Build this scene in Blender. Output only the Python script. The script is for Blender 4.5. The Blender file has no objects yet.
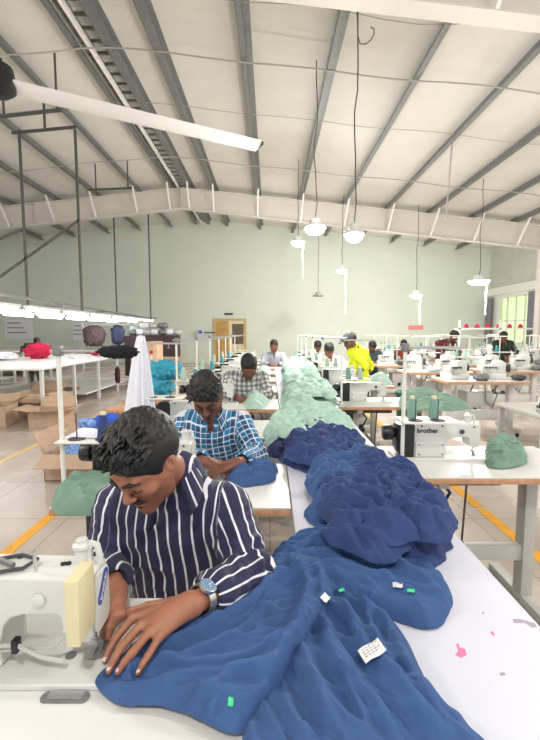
import bpy, math, random
import numpy as np
from mathutils import Vector, Matrix
random.seed(7)
C = bpy.context.scene.collection
PI = math.pi
# ------------------------------------------------------------------ camera
CAMZ = 1.47; FPX = 420.0; PITCH = math.atan(38/FPX)
cp, sp = math.cos(PITCH), math.sin(PITCH)
def ray(px, py):
    a = (px-270)/FPX; b = -(py-370)/FPX
    return Vector((a, cp + b*sp, -sp + b*cp))
def W(px, py, Y):                      # real-world point seen at px,py standing Y metres away
    d = ray(px, py); t = Y/d.y
    return Vector((d.x*t, Y, CAMZ + d.z*t))
def WZ(px, py, z):                     # point seen at px,py lying at height z
    d = ray(px, py); t = (z-CAMZ)/d.z
    return Vector((d.x*t, d.y*t, z))
# ------------------------------------------------------------------ tags
def tag(o, label=None, cat=None, group=None, kind=None):
    if label: o['label'] = label
    if cat: o['category'] = cat
    if group: o['group'] = group
    if kind: o['kind'] = kind
    return o
def empty(name, loc=(0,0,0), rz=0.0, label=None, cat=None, group=None):
    o = bpy.data.objects.new(name, None); C.objects.link(o)
    o.location = loc; o.rotation_euler = (0,0,rz); o.empty_display_size = .1
    return tag(o, label, cat, group)
def copy_tree(o, parent=None):
    c = o.copy(); C.objects.link(c); c.parent = parent
    for ch in list(o.children): copy_tree(ch, c)
    return c
# ------------------------------------------------------------------ materials
MATS = {}
def mat(name, col, rough=.5, metal=0, noise=0, nscale=8, emit=0, bump=0, bscale=200, sheen=0, alpha=1, spec=.5, trans=0):
    if name in MATS: return MATS[name]
    m = bpy.data.materials.new(name); m.use_nodes = True
    nt = m.node_tree; b = nt.nodes['Principled BSDF']
    c = tuple(col)+(1,)
    b.inputs['Base Color'].default_value = c
    b.inputs['Roughness'].default_value = rough
    b.inputs['Metallic'].default_value = metal
    b.inputs['Specular IOR Level'].default_value = spec
    if sheen: b.inputs['Sheen Weight'].default_value = sheen
    if trans: b.inputs['Transmission Weight'].default_value = trans
    if emit:
        b.inputs['Emission Color'].default_value = c; b.inputs['Emission Strength'].default_value = emit
    tc = nt.nodes.new('ShaderNodeTexCoord')
    if noise:
        n = nt.nodes.new('ShaderNodeTexNoise'); n.inputs['Scale'].default_value = nscale; n.inputs['Detail'].default_value = 4
        nt.links.new(tc.outputs['Object'], n.inputs['Vector'])
        r = nt.nodes.new('ShaderNodeValToRGB')
        r.color_ramp.elements[0].position = .3; r.color_ramp.elements[1].position = .7
        r.color_ramp.elements[0].color = tuple(x*(1-noise) for x in col)+(1,)
        r.color_ramp.elements[1].color = tuple(min(1, x*(1+noise)) for x in col)+(1,)
        nt.links.new(n.outputs['Fac'], r.inputs['Fac']); nt.links.new(r.outputs['Color'], b.inputs['Base Color'])
    if bump:
        n2 = nt.nodes.new('ShaderNodeTexNoise'); n2.inputs['Scale'].default_value = bscale
        nt.links.new(tc.outputs['Object'], n2.inputs['Vector'])
        bp = nt.nodes.new('ShaderNodeBump'); bp.inputs['Strength'].default_value = bump; bp.inputs['Distance'].default_value = .002
        nt.links.new(n2.outputs['Fac'], bp.inputs['Height']); nt.links.new(bp.outputs['Normal'], b.inputs['Normal'])
    MATS[name] = m
    return m
def lin(r, g, b):
    f = lambda v: (v/255/12.92 if v/255 <= .04045 else ((v/255+.055)/1.055)**2.4)
    return (f(r), f(g), f(b))
M_white = mat('machine_white', (.68,.68,.65), .35, noise=.03)
M_lam = mat('laminate_white', (.72,.71,.69), .3, noise=.03, nscale=5)
M_sheet = mat('table_sheet', (.68,.69,.79), .35, noise=.02, nscale=3)
M_wood = mat('wood_edge', lin(196,150,112), .5, noise=.15, nscale=30)
M_leg = mat('painted_steel', (.50,.50,.47), .4, noise=.04)
M_pole = mat('stand_pole', (.80,.80,.74), .3)
M_steel = mat('steel', (.62,.62,.62), .28, metal=.9)
M_black = mat('black_plastic', (.012,.012,.014), .35)
M_dark = mat('dark_grey', (.06,.06,.065), .5)
M_beige = mat('beige_plastic', lin(222,211,170), .4)
M_card = mat('cardboard', lin(190,162,138), .85, noise=.08, nscale=12)
M_cardin = mat('cardboard_inside', lin(160,122,94), .9, noise=.06, nscale=12)
M_blue = mat('blue_jersey', (.040,.095,.245), .9, noise=.10, nscale=5, bump=.25, bscale=500)
M_navy = mat('navy_jersey', (.026,.050,.160), .9, noise=.12, nscale=5, bump=.25, bscale=500)
M_green = mat('sage_jersey', lin(120,150,132), .9, noise=.10, nscale=9, bump=.25, bscale=400)
M_mint = mat('mint_jersey', lin(168,198,184), .9, noise=.10, nscale=9, bump=.25, bscale=400)
M_teal = mat('teal_jersey', lin(60,160,185), .9, noise=.25, nscale=14, sheen=.1)
M_whitecl = mat('white_cotton', (.78,.79,.86), .9, bump=.2, bscale=300)
M_blackcl = mat('black_cotton', (.012,.012,.015), .95)
M_red = mat('red_cotton', lin(190,30,70), .9, noise=.4, nscale=25)
M_floral = mat('floral_cotton', lin(120,100,100), .9, noise=.5, nscale=30)
M_conegreen = mat('thread_green', lin(120,158,142), .8, bump=.6, bscale=300)
M_coneblue = mat('thread_blue', lin(45,62,115), .8, bump=.6, bscale=300)
M_coneteal = mat('thread_teal', lin(60,150,170), .8)
M_glow = mat('lamp_glow', (1,.98,.94), .5, emit=30)
M_tube = mat('tube_glow', (1,.98,1), .5, emit=7)
# ------------------------------------------------------------------ mesh builder
class MB:
    def __init__(s): s.v=[]; s.f=[]; s.m=[]; s.cur=0
    def add(s, vs, fs):
        n=len(s.v); s.v += [tuple(v) for v in vs]; s.f += [tuple(i+n for i in f) for f in fs]; s.m += [s.cur]*len(fs); return s
    def box(s, x0,x1,y0,y1,z0,z1, M=None):
        vs=[Vector((x,y,z)) for z in (z0,z1) for y in (y0,y1) for x in (x0,x1)]
        if M: vs=[M@v for v in vs]
        return s.add(vs, [(0,2,3,1),(4,5,7,6),(0,1,5,4),(2,6,7,3),(0,4,6,2),(1,3,7,5)])
    def bar(s, a, b, w, h, up=(0,0,1)):
        a=Vector(a); b=Vector(b); d=(b-a).normalized(); u=Vector(up)
        if abs(d.dot(u))>.98: u=Vector((1,0,0))
        r=d.cross(u).normalized(); u=r.cross(d)
        vs=[p+r*i*w/2+u*j*h/2 for p in (a,b) for (i,j) in ((-1,-1),(1,-1),(1,1),(-1,1))]
        return s.add(vs,[(0,1,2,3),(7,6,5,4),(0,4,5,1),(1,5,6,2),(2,6,7,3),(3,7,4,0)])
    def cyl(s, a, b, r0, r1=None, n=16):
        if r1 is None: r1=r0
        a=Vector(a); b=Vector(b); d=(b-a).normalized()
        u=Vector((0,0,1)) if abs(d.z)<.9 else Vector((1,0,0))
        r=d.cross(u).normalized(); u=r.cross(d); vs=[]
        for p,q in ((a,r0),(b,r1)):
            for k in range(n):
                t=2*PI*k/n; vs.append(p+(r*math.cos(t)+u*math.sin(t))*q)
        fs=[(k,(k+1)%n,n+(k+1)%n,n+k) for k in range(n)]+[tuple(range(n))[::-1],tuple(range(n,2*n))]
        return s.add(vs,fs)
    def tube(s, pts, r, n=8):
        pts=[Vector(p) for p in pts]; rings=[]; 
        rs = r if isinstance(r,(list,tuple)) else [r]*len(pts)
        prev=None
        for i,p in enumerate(pts):
            d=(pts[min(i+1,len(pts)-1)]-pts[max(i-1,0)]).normalized()
            if prev is None:
                u=Vector((0,0,1)) if abs(d.z)<.9 else Vector((1,0,0)); a=d.cross(u).normalized()
            else: a=(prev-d*prev.dot(d)).normalized()
            prev=a; b=d.cross(a)
            rings.append([p+(a*math.cos(2*PI*k/n)+b*math.sin(2*PI*k/n))*rs[i] for k in range(n)])
        vs=[v for g in rings for v in g]; fs=[]
        for i in range(len(pts)-1):
            for k in range(n): fs.append((i*n+k,i*n+(k+1)%n,(i+1)*n+(k+1)%n,(i+1)*n+k))
        fs += [tuple(range(n))[::-1], tuple((len(pts)-1)*n+k for k in range(n))]
        return s.add(vs,fs)
    def lathe(s, c, prof, n=24, axis='z'):
        c=Vector(c); vs=[]
        for (r,z) in prof:
            for k in range(n):
                t=2*PI*k/n
                v={'z':(r*math.cos(t),r*math.sin(t),z),'x':(z,r*math.cos(t),r*math.sin(t)),'y':(r*math.sin(t),z,r*math.cos(t))}[axis]
                vs.append(c+Vector(v))
        fs=[]
        for i in range(len(prof)-1):
            for k in range(n): fs.append((i*n+k,i*n+(k+1)%n,(i+1)*n+(k+1)%n,(i+1)*n+k))
        fs += [tuple(range(n))[::-1], tuple((len(prof)-1)*n+k for k in range(n))]
        return s.add(vs,fs)
    def prism(s, poly, a, b, plane='xz'):          # polygon extruded from a to b along the third axis
        def q(p,t): return {'xz':(p[0],t,p[1]),'xy':(p[0],p[1],t),'yz':(t,p[0],p[1])}[plane]
        n=len(poly); vs=[q(p,a) for p in poly]+[q(p,b) for p in poly]
        return s.add(vs,[tuple(range(n)),tuple(range(n,2*n))[::-1]]+[(k,n+k,n+(k+1)%n,(k+1)%n) for k in range(n)])
    def build(s, name, mats, parent=None, smooth=False, bevel=0, seg=2, sub=0, tf=None):
        me=bpy.data.meshes.new(name); me.from_pydata(s.v,[],s.f)
        if not isinstance(mats,(list,tuple)): mats=[mats]
        for m in mats: me.materials.append(m)
        me.polygons.foreach_set('material_index', s.m)
        import bmesh
        bm=bmesh.new(); bm.from_mesh(me); bmesh.ops.recalc_face_normals(bm, faces=bm.faces)
        if bevel: 
            bmesh.ops.bevel(bm, geom=[e for e in bm.edges if len(e.link_faces)==2 and e.calc_face_angle(0)>.5], offset=bevel, segments=seg, affect='EDGES', profile=.5, clamp_overlap=True)
        bm.to_mesh(me); bm.free()
        if smooth or bevel:
            me.polygons.foreach_set('use_smooth',[True]*len(me.polygons))
            if hasattr(me,'set_sharp_from_angle'): me.set_sharp_from_angle(angle=math.radians(40))
        o=bpy.data.objects.new(name,me); C.objects.link(o)
        if parent: o.parent=parent
        return o
# ------------------------------------------------------------------ noise
def _h(ix,iy,iz,seed):
    n=(ix.astype(np.int64)*374761393+iy.astype(np.int64)*668265263+iz.astype(np.int64)*2147483647+seed*1274126177)&0xffffffff
    n=((n^(n>>13))*1274126177)&0xffffffff
    n=n^(n>>16)
    return (n&0xffff)/32767.5-1
def noise3(x,y,z,seed=0):
    x=np.asarray(x,float);y=np.asarray(y,float);z=np.asarray(z,float)+0*x
    x0=np.floor(x);y0=np.floor(y);z0=np.floor(z)
    fx=x-x0;fy=y-y0;fz=z-z0
    u=fx*fx*fx*(fx*(fx*6-15)+10);v=fy*fy*fy*(fy*(fy*6-15)+10);w=fz*fz*fz*(fz*(fz*6-15)+10)
    r=0
    for i in (0,1):
        for j in (0,1):
            for k in (0,1):
                a=x0+i;b=y0+j;c=z0+k
                g=_h(a,b,c,seed)*(fx-i)+_h(a,b,c,seed+11)*(fy-j)+_h(a,b,c,seed+23)*(fz-k)
                r=r+g*(u if i else 1-u)*(v if j else 1-v)*(w if k else 1-w)
    return r*1.4
# ------------------------------------------------------------------ implicit surfaces
class SDF:
    def __init__(s): s.p=[]
    def cap(s,a,b,ra,rb=None,k=.02,sub=False,flat=None):
        s.p.append(('cap',np.array(a,float),np.array(b,float),ra,ra if rb is None else rb,k,sub)); return s
    def ell(s,c,r,R=None,k=.02,sub=False):
        s.p.append(('ell',np.array(c,float),np.array(r,float),R,None,k,sub)); return s
    def chain(s,pts,rs,k=.01):
        for i in range(len(pts)-1): s.cap(pts[i],pts[i+1],rs[i],rs[i+1],k)
        return s
    def mesh(s,h,post=None):
        lo=np.array([9e9]*3);hi=-lo
        for p in s.p:
            if p[6]: continue
            if p[0]=='cap': r=max(p[3],p[4]); l=np.minimum(p[1],p[2])-r; u=np.maximum(p[1],p[2])+r
            else: r=max(p[2]); l=p[1]-r;u=p[1]+r
            lo=np.minimum(lo,l);hi=np.maximum(hi,u)
        lo-=3*h;hi+=3*h
        n=np.ceil((hi-lo)/h).astype(int)+1
        ax=[(lo[i]+h*np.arange(n[i])).astype(np.float32) for i in range(3)]
        F=np.full(n,.5,np.float32)
        for p in s.p:
            k=p[5]; mg=k+4*h
            if p[0]=='cap': r=max(p[3],p[4]); l=np.minimum(p[1],p[2])-r-mg; u=np.maximum(p[1],p[2])+r+mg
            else: r=max(p[2]); l=p[1]-r-mg;u=p[1]+r+mg
            i0=np.clip(((l-lo)/h).astype(int),0,n);i1=np.clip(((u-lo)/h).astype(int)+2,0,n)
            if (i1<=i0).any(): continue
            X=ax[0][i0[0]:i1[0],None,None];Y=ax[1][None,i0[1]:i1[1],None];Z=ax[2][None,None,i0[2]:i1[2]]
            if p[0]=='cap':
                a,b=p[1],p[2];d=b-a;L=max(d@d,1e-12)
                t=np.clip(((X-a[0])*d[0]+(Y-a[1])*d[1]+(Z-a[2])*d[2])/L,0,1)
                D=np.sqrt((X-a[0]-t*d[0])**2+(Y-a[1]-t*d[1])**2+(Z-a[2]-t*d[2])**2)-(p[3]+(p[4]-p[3])*t)
            else:
                x=X-p[1][0];y=Y-p[1][1];z=Z-p[1][2]
                if p[3] is not None:
                    R=p[3]; x,y,z=(R[0][0]*x+R[0][1]*y+R[0][2]*z),(R[1][0]*x+R[1][1]*y+R[1][2]*z),(R[2][0]*x+R[2][1]*y+R[2][2]*z)
                r=p[2]
                k0=np.sqrt((x/r[0])**2+(y/r[1])**2+(z/r[2])**2)+1e-6
                k1=np.sqrt((x/r[0]**2)**2+(y/r[1]**2)**2+(z/r[2]**2)**2)+1e-6
                D=k0*(k0-1)/k1
            G=F[i0[0]:i1[0],i0[1]:i1[1],i0[2]:i1[2]]
            if p[6]:
                hh=np.maximum(k-np.abs(G+D),0)/max(k,1e-6); N=np.maximum(G,-D)+hh*hh*k/4
            else:
                hh=np.maximum(k-np.abs(G-D),0)/max(k,1e-6); N=np.minimum(G,D)-hh*hh*k/4
            F[i0[0]:i1[0],i0[1]:i1[1],i0[2]:i1[2]]=N
        return surfnet(F,lo,h)
def surfnet(F,lo,h):
    n=F.shape; S=F<0
    c=[S[i:n[0]-1+i,j:n[1]-1+j,k:n[2]-1+k] for i in (0,1) for j in (0,1) for k in (0,1)]
    cnt=sum(x.astype(np.int8) for x in c); act=(cnt>0)&(cnt<8)
    ids=np.full(act.shape,-1,np.int32); I=np.argwhere(act); ids[act]=np.arange(len(I))
    pos=np.zeros((len(I),3));num=np.zeros(len(I))
    cor=[(i,j,k) for i in (0,1) for j in (0,1) for k in (0,1)]
    for a in range(8):
        for b in range(a+1,8):
            if sum(abs(cor[a][t]-cor[b][t]) for t in range(3))!=1: continue
            A=np.array(cor[a]);B=np.array(cor[b])
            fa=F[tuple((I+A).T)];fb=F[tuple((I+B).T)]
            m=(fa<0)!=(fb<0); t=np.where(m,fa/np.where(m,fa-fb,1),0)
            pos+=np.where(m[:,None],A+(B-A)*t[:,None],0); num+=m
    V=lo+(I+pos/num[:,None])*h
    Q=[]
    for ax in range(3):
        o=[0,0,0];o[ax]=1
        sl0=[slice(1,n[t]-1) for t in range(3)]; sl0[ax]=slice(0,n[ax]-1)
        sl1=list(sl0); sl1[ax]=slice(1,n[ax])
        s0=S[tuple(sl0)];s1=S[tuple(sl1)]
        E=np.argwhere(s0!=s1)
        if len(E)==0: continue
        off=np.array([1 if t!=ax else 0 for t in range(3)]); E2=E+off
        fl=s0[tuple(E.T)]
        b,c2=[(1,2),(2,0),(0,1)][ax]
        eb=np.zeros(3,int);eb[b]=1;ec=np.zeros(3,int);ec[c2]=1
        q=np.stack([ids[tuple((E2-eb-ec).T)],ids[tuple((E2-ec).T)],ids[tuple(E2.T)],ids[tuple((E2-eb).T)]],1)
        q[~fl]=q[~fl][:,::-1]
        Q.append(q)
    Q=np.concatenate(Q); Q=Q[(Q>=0).all(1)]
    return V,Q
def vnormals(V,Q):
    fn=np.cross(V[Q[:,2]]-V[Q[:,0]],V[Q[:,3]]-V[Q[:,1]])
    N=np.zeros_like(V)
    for k in range(4): np.add.at(N,Q[:,k],fn)
    return N/(np.linalg.norm(N,axis=1,keepdims=True)+1e-12)
def np_obj(name,V,Q,m,parent=None,attrs=None,loc=None):
    me=bpy.data.meshes.new(name)
    V=np.asarray(V)
    if loc is not None: V=V-np.array(loc)
    me.vertices.add(len(V)); me.vertices.foreach_set('co',V.astype(np.float32).ravel())
    k=Q.shape[1]
    me.loops.add(len(Q)*k); me.loops.foreach_set('vertex_index',Q.astype(np.int32).ravel())
    me.polygons.add(len(Q)); me.polygons.foreach_set('loop_start',np.arange(0,len(Q)*k,k,dtype=np.int32))
    me.update(calc_edges=True); me.validate()
    me.polygons.foreach_set('use_smooth',[True]*len(me.polygons))
    for nm,a in (attrs or {}).items():
        at=me.attributes.new(nm,'FLOAT','POINT'); at.data.foreach_set('value',np.asarray(a,np.float32))
    me.materials.append(m)
    o=bpy.data.objects.new(name,me); C.objects.link(o)
    if parent: o.parent=parent
    if loc is not None and not parent: o.location=loc
    return o
def relax(X,Y,Z,use,S,res,al,ac,ang,it,clampr=.018,grav=.00006,stiff=.06):
    """let a sheet that is larger than its outline buckle into folds above the support S"""
    P=np.stack([X,Y,Z],0).astype(np.float64);O=P[:2].copy();u=use.astype(float)
    ca,sa=(np.cos(ang),np.sin(ang))
    def rest(dx,dy):
        l=(dx*ca+dy*sa)*al;c=(-dx*sa+dy*ca)*ac;return res*np.sqrt(l*l+c*c)
    E=[((slice(0,-1),slice(None)),(slice(1,None),slice(None)),rest(1,0),1.),((slice(None),slice(0,-1)),(slice(None),slice(1,None)),rest(0,1),1.),
       ((slice(0,-1),slice(0,-1)),(slice(1,None),slice(1,None)),rest(1,1),.6),((slice(1,None),slice(0,-1)),(slice(0,-1),slice(1,None)),rest(-1,1),.6)]
    E=[(a,b,(r if np.ndim(r)==0 else r[a]),k,u[a]*u[b]) for a,b,r,k in E]
    n=np.maximum(sum(0 for _ in ()),1)
    for t in range(it):
        D=np.zeros_like(P);Wt=np.full(u.shape,1e-6)
        for a,b,r,k,m in E:
            d=P[:,b[0],b[1]]-P[:,a[0],a[1]];L=np.sqrt((d**2).sum(0))+1e-9
            c=(.5*k*m*(L-r)/L)*d
            D[:,a[0],a[1]]+=c;D[:,b[0],b[1]]-=c;Wt[a]+=k*m;Wt[b]+=k*m
        P=P+D*(1.5/np.maximum(Wt,1.))*u*1.0
        # bending
        Lp=np.zeros_like(P);c4=np.zeros(u.shape)
        for a,b,r,k,m in E[:2]:
            d=(P[:,b[0],b[1]]-P[:,a[0],a[1]])*m
            Lp[:,a[0],a[1]]+=d;Lp[:,b[0],b[1]]-=d;c4[a]+=m;c4[b]+=m
        inner=(c4>=3.5)
        P=P+np.where(inner,stiff*Lp,0)
        P[2]-=grav
        q=P[:2]-O;L=np.sqrt((q**2).sum(0))+1e-9;f=np.minimum(1,clampr/L);P[:2]=O+q*f
        P[2]=np.maximum(P[2],S)
    return P
# ------------------------------------------------------------------ cloth heaps lying on a surface
def poly_sd(P,poly):
    poly=np.array(poly,float); n=len(poly); d=np.full(len(P),1e9); ins=np.zeros(len(P),bool)
    for i in range(n):
        a=poly[i];b=poly[(i+1)%n];e=b-a;w=P-a
        t=np.clip((w@e)/(e@e),0,1); q=w-t[:,None]*e; d=np.minimum(d,(q**2).sum(1))
        c=((a[1]<=P[:,1])&(b[1]>P[:,1]))|((b[1]<=P[:,1])&(a[1]>P[:,1]))
        xx=a[0]+(P[:,1]-a[1])*(b[0]-a[0])/(b[1]-a[1]+1e-12)
        ins^=c&(P[:,0]<xx)
    d=np.sqrt(d); return np.where(ins,d,-d)
def smooth_poly(pts,it=2):
    for _ in range(it):
        o=[]
        for i in range(len(pts)):
            a=pts[i];b=pts[(i+1)%len(pts)]
            o+= [tuple(.75*a[k]+.25*b[k] for k in (0,1)),tuple(.25*a[k]+.75*b[k] for k in (0,1))]
        pts=o
    return pts
def heap(name,poly,z0,hgt,m,seed=0,res=.006,edge=.05,folds=.02,fs=8.,aniso=3.,ang=0.,strokes=(),edgen=.012,wave=.0,label=None,cat='garment',group=None,smooth=2,base=.004,dome=0,lat=.6,layer=.35,hmap=None,sim=10,al=1.02,ac=1.16,turn=.4,stiff=.035,clampr=.012,fine=.5,press=()):
    """a crumpled cloth lying on height z0; poly = outline on the table in metres"""
    poly=smooth_poly([tuple(p[:2]) for p in poly],smooth)
    A=np.array(poly); lo=A.min(0)-.03;hi=A.max(0)+.03
    nx,ny=((hi-lo)/res).astype(int)+1
    gx,gy=np.meshgrid(lo[0]+res*np.arange(nx),lo[1]+res*np.arange(ny),indexing='ij')
    P=np.stack([gx.ravel(),gy.ravel()],1)
    d=poly_sd(P,poly)+edgen*noise3(P[:,0]*14,P[:,1]*14,seed*1.7,seed)
    D=d.reshape(nx,ny)
    inside=D>0
    cell=inside[:-1,:-1]|inside[1:,:-1]|inside[:-1,1:]|inside[1:,1:]
    use=np.zeros((nx,ny),bool)
    for i in (0,1):
        for j in (0,1): use[i:nx-1+i,j:ny-1+j]|=cell
    g0,g1=np.gradient(D,res); gl=np.sqrt(g0**2+g1**2)+1e-6
    X=gx.copy();Y=gy.copy(); out=use&(D<0)
    st=np.clip(-D/gl,0,1.4*res)
    X[out]+=(st*g0/gl)[out];Y[out]+=(st*g1/gl)[out]
    dd=np.maximum(D,0)
    ca,sa=math.cos(ang),math.sin(ang)
    u=(X*ca+Y*sa);v=(-X*sa+Y*ca)
    wu=.35*noise3(X*fs*.35,Y*fs*.35,3.1,seed+5);wv=.35*noise3(X*fs*.35,Y*fs*.35,7.7,seed+6)
    uu=(u*fs/aniso+wu*1.2);vv=(v*fs+wv*2.2)
    rg=lambda q,k,w: np.clip(1-np.abs(q)*k,0,1)**w
    r1=rg(noise3(uu,vv,seed*.37,seed+1),3.2,1.6);r2=rg(noise3(uu*2.1+3,vv*2.1,seed*.7,seed+2),3.2,1.6);r3=rg(noise3(uu*4.3+9,vv*4.3,.3,seed+3),3.,1.5);r4=rg(noise3(uu*6.5+X*9,vv*7.5,.8,seed+4),3.,1.3)
    sw=vv*.55+1.1*noise3(uu*.7,vv*.35,5.5,seed+9);sw=sw-np.floor(sw);g_=np.where(sw<.82,sw/.82,(1-sw)/.18)**1.25
    f=.80*r1+.34*r2+fine*(.17*r3+.08*r4)+layer*(g_-.4)-.2
    prof=1-np.exp(-dd/edge)
    hb=hgt*prof*(1+.35*noise3(X*4,Y*4,seed*.9,seed+8))
    if dome: hb=hgt*np.sqrt(np.clip(dd/dd.max(),0,1))**dome*(1+.3*noise3(X*5,Y*5,seed*.9,seed+8))
    e2=1-np.exp(-dd/(edge*.5))
    if hmap is not None: hb=hb*hmap(X,Y)
    Z=base+hb+folds*f*e2*(.6+.4*prof)*(1 if hmap is None else .4+.6*hmap(X,Y))
    S=0
    for (pl,w,a) in strokes:
        sd=np.full(nx*ny,1e9);P2=np.stack([X.ravel(),Y.ravel()],1)
        L=sum(math.dist(pl[i][:2],pl[i+1][:2]) for i in range(len(pl)-1)); acc=0; tt=np.zeros(nx*ny)
        for i in range(len(pl)-1):
            a0=np.array(pl[i][:2]);b0=np.array(pl[i+1][:2]);e=b0-a0;l=math.sqrt(e@e)
            t=np.clip(((P2-a0)@e)/(e@e),0,1);q=((P2-a0-t[:,None]*e)**2).sum(1)
            mm=q<sd; sd[mm]=q[mm]; tt[mm]=(acc+t[mm]*l)/L; acc+=l
        taper=np.clip(np.minimum(tt,1-tt)*6+.25,0,1)
        S=S+(1.35*a*np.exp(-sd/(w*w))*taper).reshape(nx,ny)
    Z=Z+S*e2
    Z=np.maximum(Z,.003+.5*base*e2)
    idx=np.full((nx,ny),-1);idx[use]=np.arange(use.sum())
    if sim:
        Sup=np.maximum(.0015,(base+hb*.85)*e2+S*e2*.8) if not isinstance(S,int) else np.maximum(.0015,(base+hb*.85)*e2)
        Z0=Sup+.0015+folds*np.maximum(f+.2,0)*e2*(1 if hmap is None else .3+.7*hmap(X,Y))+S*e2*.35
        Z0[out]=.0015
        angf=ang+turn*1.6*noise3(X*fs*.22,Y*fs*.22,2.2,seed+31)
        P=relax(X,Y,Z0,use,Sup,res,al,ac,angf,sim,clampr,stiff=stiff)
        X,Y,Z=P[0],P[1],P[2]
        oo=out.astype(float)
        for _ in range(4):
            num=0;den=0
            for i in (-1,0,1):
                for j in (-1,0,1):
                    o_=np.roll(np.roll(oo,i,0),j,1);den=den+o_;num=num+np.stack([np.roll(np.roll(q,i,0),j,1)*o_ for q in (X,Y,Z)])
            av=num/np.maximum(den,1);X=np.where(out,av[0],X);Y=np.where(out,av[1],Y);Z=np.where(out,av[2],Z)
        # edges end on the surface below
        Z[out]=np.minimum(Z[out],Sup[out]+.006)
    else:
        Z[out]=.0015
        zx,zy=np.gradient(Z,res)
        X=X-lat*.012*np.clip(zx,-1.5,1.5)*e2;Y=Y-lat*.012*np.clip(zy,-1.5,1.5)*e2
    for a_,b_ in press:                              # fingers push the cloth down
        a_=np.array(a_);b_=np.array(b_);e_=b_-a_;l_=e_[:2]@e_[:2]+1e-9
        t_=np.clip(((X-a_[0])*e_[0]+(Y-a_[1])*e_[1])/l_,0,1)
        d_=np.hypot(X-a_[0]-t_*e_[0],Y-a_[1]-t_*e_[1])
        Z=np.minimum(Z,np.maximum(.0015,a_[2]+t_*e_[2]-z0-.0085)+np.maximum(0,d_-.008)*1.1)
    V=np.stack([X[use],Y[use],Z[use]+z0],1)
    c=np.argwhere(cell)
    Q=np.stack([idx[c[:,0],c[:,1]],idx[c[:,0]+1,c[:,1]],idx[c[:,0]+1,c[:,1]+1],idx[c[:,0],c[:,1]+1]],1)
    cx,cy=A.mean(0)
    o=np_obj(name,V,Q,m,loc=(cx,cy,z0))
    tag(o,label,cat,group)
    return o
# ================================================================== THE SETTING
XR=-3.1
def HR(x): return CAMZ+5.2-.1*abs(x-XR)          # underside of the roof sheets
def HP(x): return HR(x)-.2                        # underside of the purlins
YB=20.0; XW=10.3; XL=-16.0; YF=-9.0
def tile_mat():
    m=bpy.data.materials.new('floor_tiles');m.use_nodes=True;nt=m.node_tree;b=nt.nodes['Principled BSDF']
    tc=nt.nodes.new('ShaderNodeTexCoord');br=nt.nodes.new('ShaderNodeTexBrick')
    br.offset=0;br.inputs['Scale'].default_value=1;br.inputs['Brick Width'].default_value=.8;br.inputs['Row Height'].default_value=.8
    br.inputs['Mortar Size'].default_value=.006;br.inputs['Mortar Smooth'].default_value=.3
    br.inputs['Color1'].default_value=(.60,.53,.47,1);br.inputs['Color2'].default_value=(.54,.475,.42,1);br.inputs['Mortar'].default_value=(.40,.355,.315,1)
    nt.links.new(tc.outputs['Object'],br.inputs['Vector'])
    n=nt.nodes.new('ShaderNodeTexNoise');n.inputs['Scale'].default_value=1.3;n.inputs['Detail'].default_value=6
    nt.links.new(tc.outputs['Object'],n.inputs['Vector'])
    mx=nt.nodes.new('ShaderNodeMix');mx.data_type='RGBA';mx.blend_type='MULTIPLY';mx.inputs[0].default_value=1
    r=nt.nodes.new('ShaderNodeValToRGB');r.color_ramp.elements[0].color=(.82,.80,.78,1);r.color_ramp.elements[1].color=(1,1,1,1);r.color_ramp.elements[0].position=.3;r.color_ramp.elements[1].position=.6
    nt.links.new(n.outputs['Fac'],r.inputs['Fac']);nt.links.new(br.outputs['Color'],mx.inputs[6]);nt.links.new(r.outputs['Color'],mx.inputs[7])
    nt.links.new(mx.outputs[2],b.inputs['Base Color'])
    mr=nt.nodes.new('ShaderNodeMapRange');mr.inputs[3].default_value=.12;mr.inputs[4].default_value=.38
    nt.links.new(n.outputs['Fac'],mr.inputs[0]);nt.links.new(mr.outputs[0],b.inputs['Roughness'])
    return m
def roof_mat():
    m=mat('roof_lining',(.70,.68,.63),.6,noise=.03,nscale=2);nt=m.node_tree;b=nt.nodes['Principled BSDF']
    tc=nt.nodes.new('ShaderNodeTexCoord');w=nt.nodes.new('ShaderNodeTexWave');w.wave_profile='SAW';w.bands_direction='Y';w.inputs['Scale'].default_value=.35
    nt.links.new(tc.outputs['Object'],w.inputs['Vector'])
    n=nt.nodes.new('ShaderNodeTexNoise');n.inputs['Scale'].default_value=1.2;nt.links.new(tc.outputs['Object'],n.inputs['Vector'])
    ad=nt.nodes.new('ShaderNodeMath');ad.operation='ADD';nt.links.new(w.outputs['Fac'],ad.inputs[0]);nt.links.new(n.outputs['Fac'],ad.inputs[1])
    bp=nt.nodes.new('ShaderNodeBump');bp.inputs['Distance'].default_value=.03;bp.inputs['Strength'].default_value=.5
    nt.links.new(ad.outputs[0],bp.inputs['Height']);nt.links.new(bp.outputs['Normal'],b.inputs['Normal'])
    return m
M_wall=mat('wall_mint',(.66,.715,.62),.7,noise=.02,nscale=1.5)
M_wallw=mat('wall_white',(.78,.78,.72),.7)
M_clad=mat('wall_cladding',(.55,.54,.50),.6,noise=.05,nscale=2)
M_galv=mat('galvanised_steel',(.21,.21,.21),.5,metal=.3,noise=.15,nscale=20)
M_beam=mat('beam_paint',(.66,.62,.56),.55,noise=.03,nscale=3)
M_flange=mat('flange_paint',(.68,.64,.59),.5)
M_brace=mat('brace_paint',(.82,.80,.76),.5)
M_rod=mat('thin_rod',(.42,.40,.37),.5)
M_drod=mat('dark_rod',(.09,.085,.08),.5,metal=.3)
st=lambda o: tag(o,kind='structure')
st(MB().box(XL,XW+.2,YF,YB,-.1,0).build('floor',tile_mat()))
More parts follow.
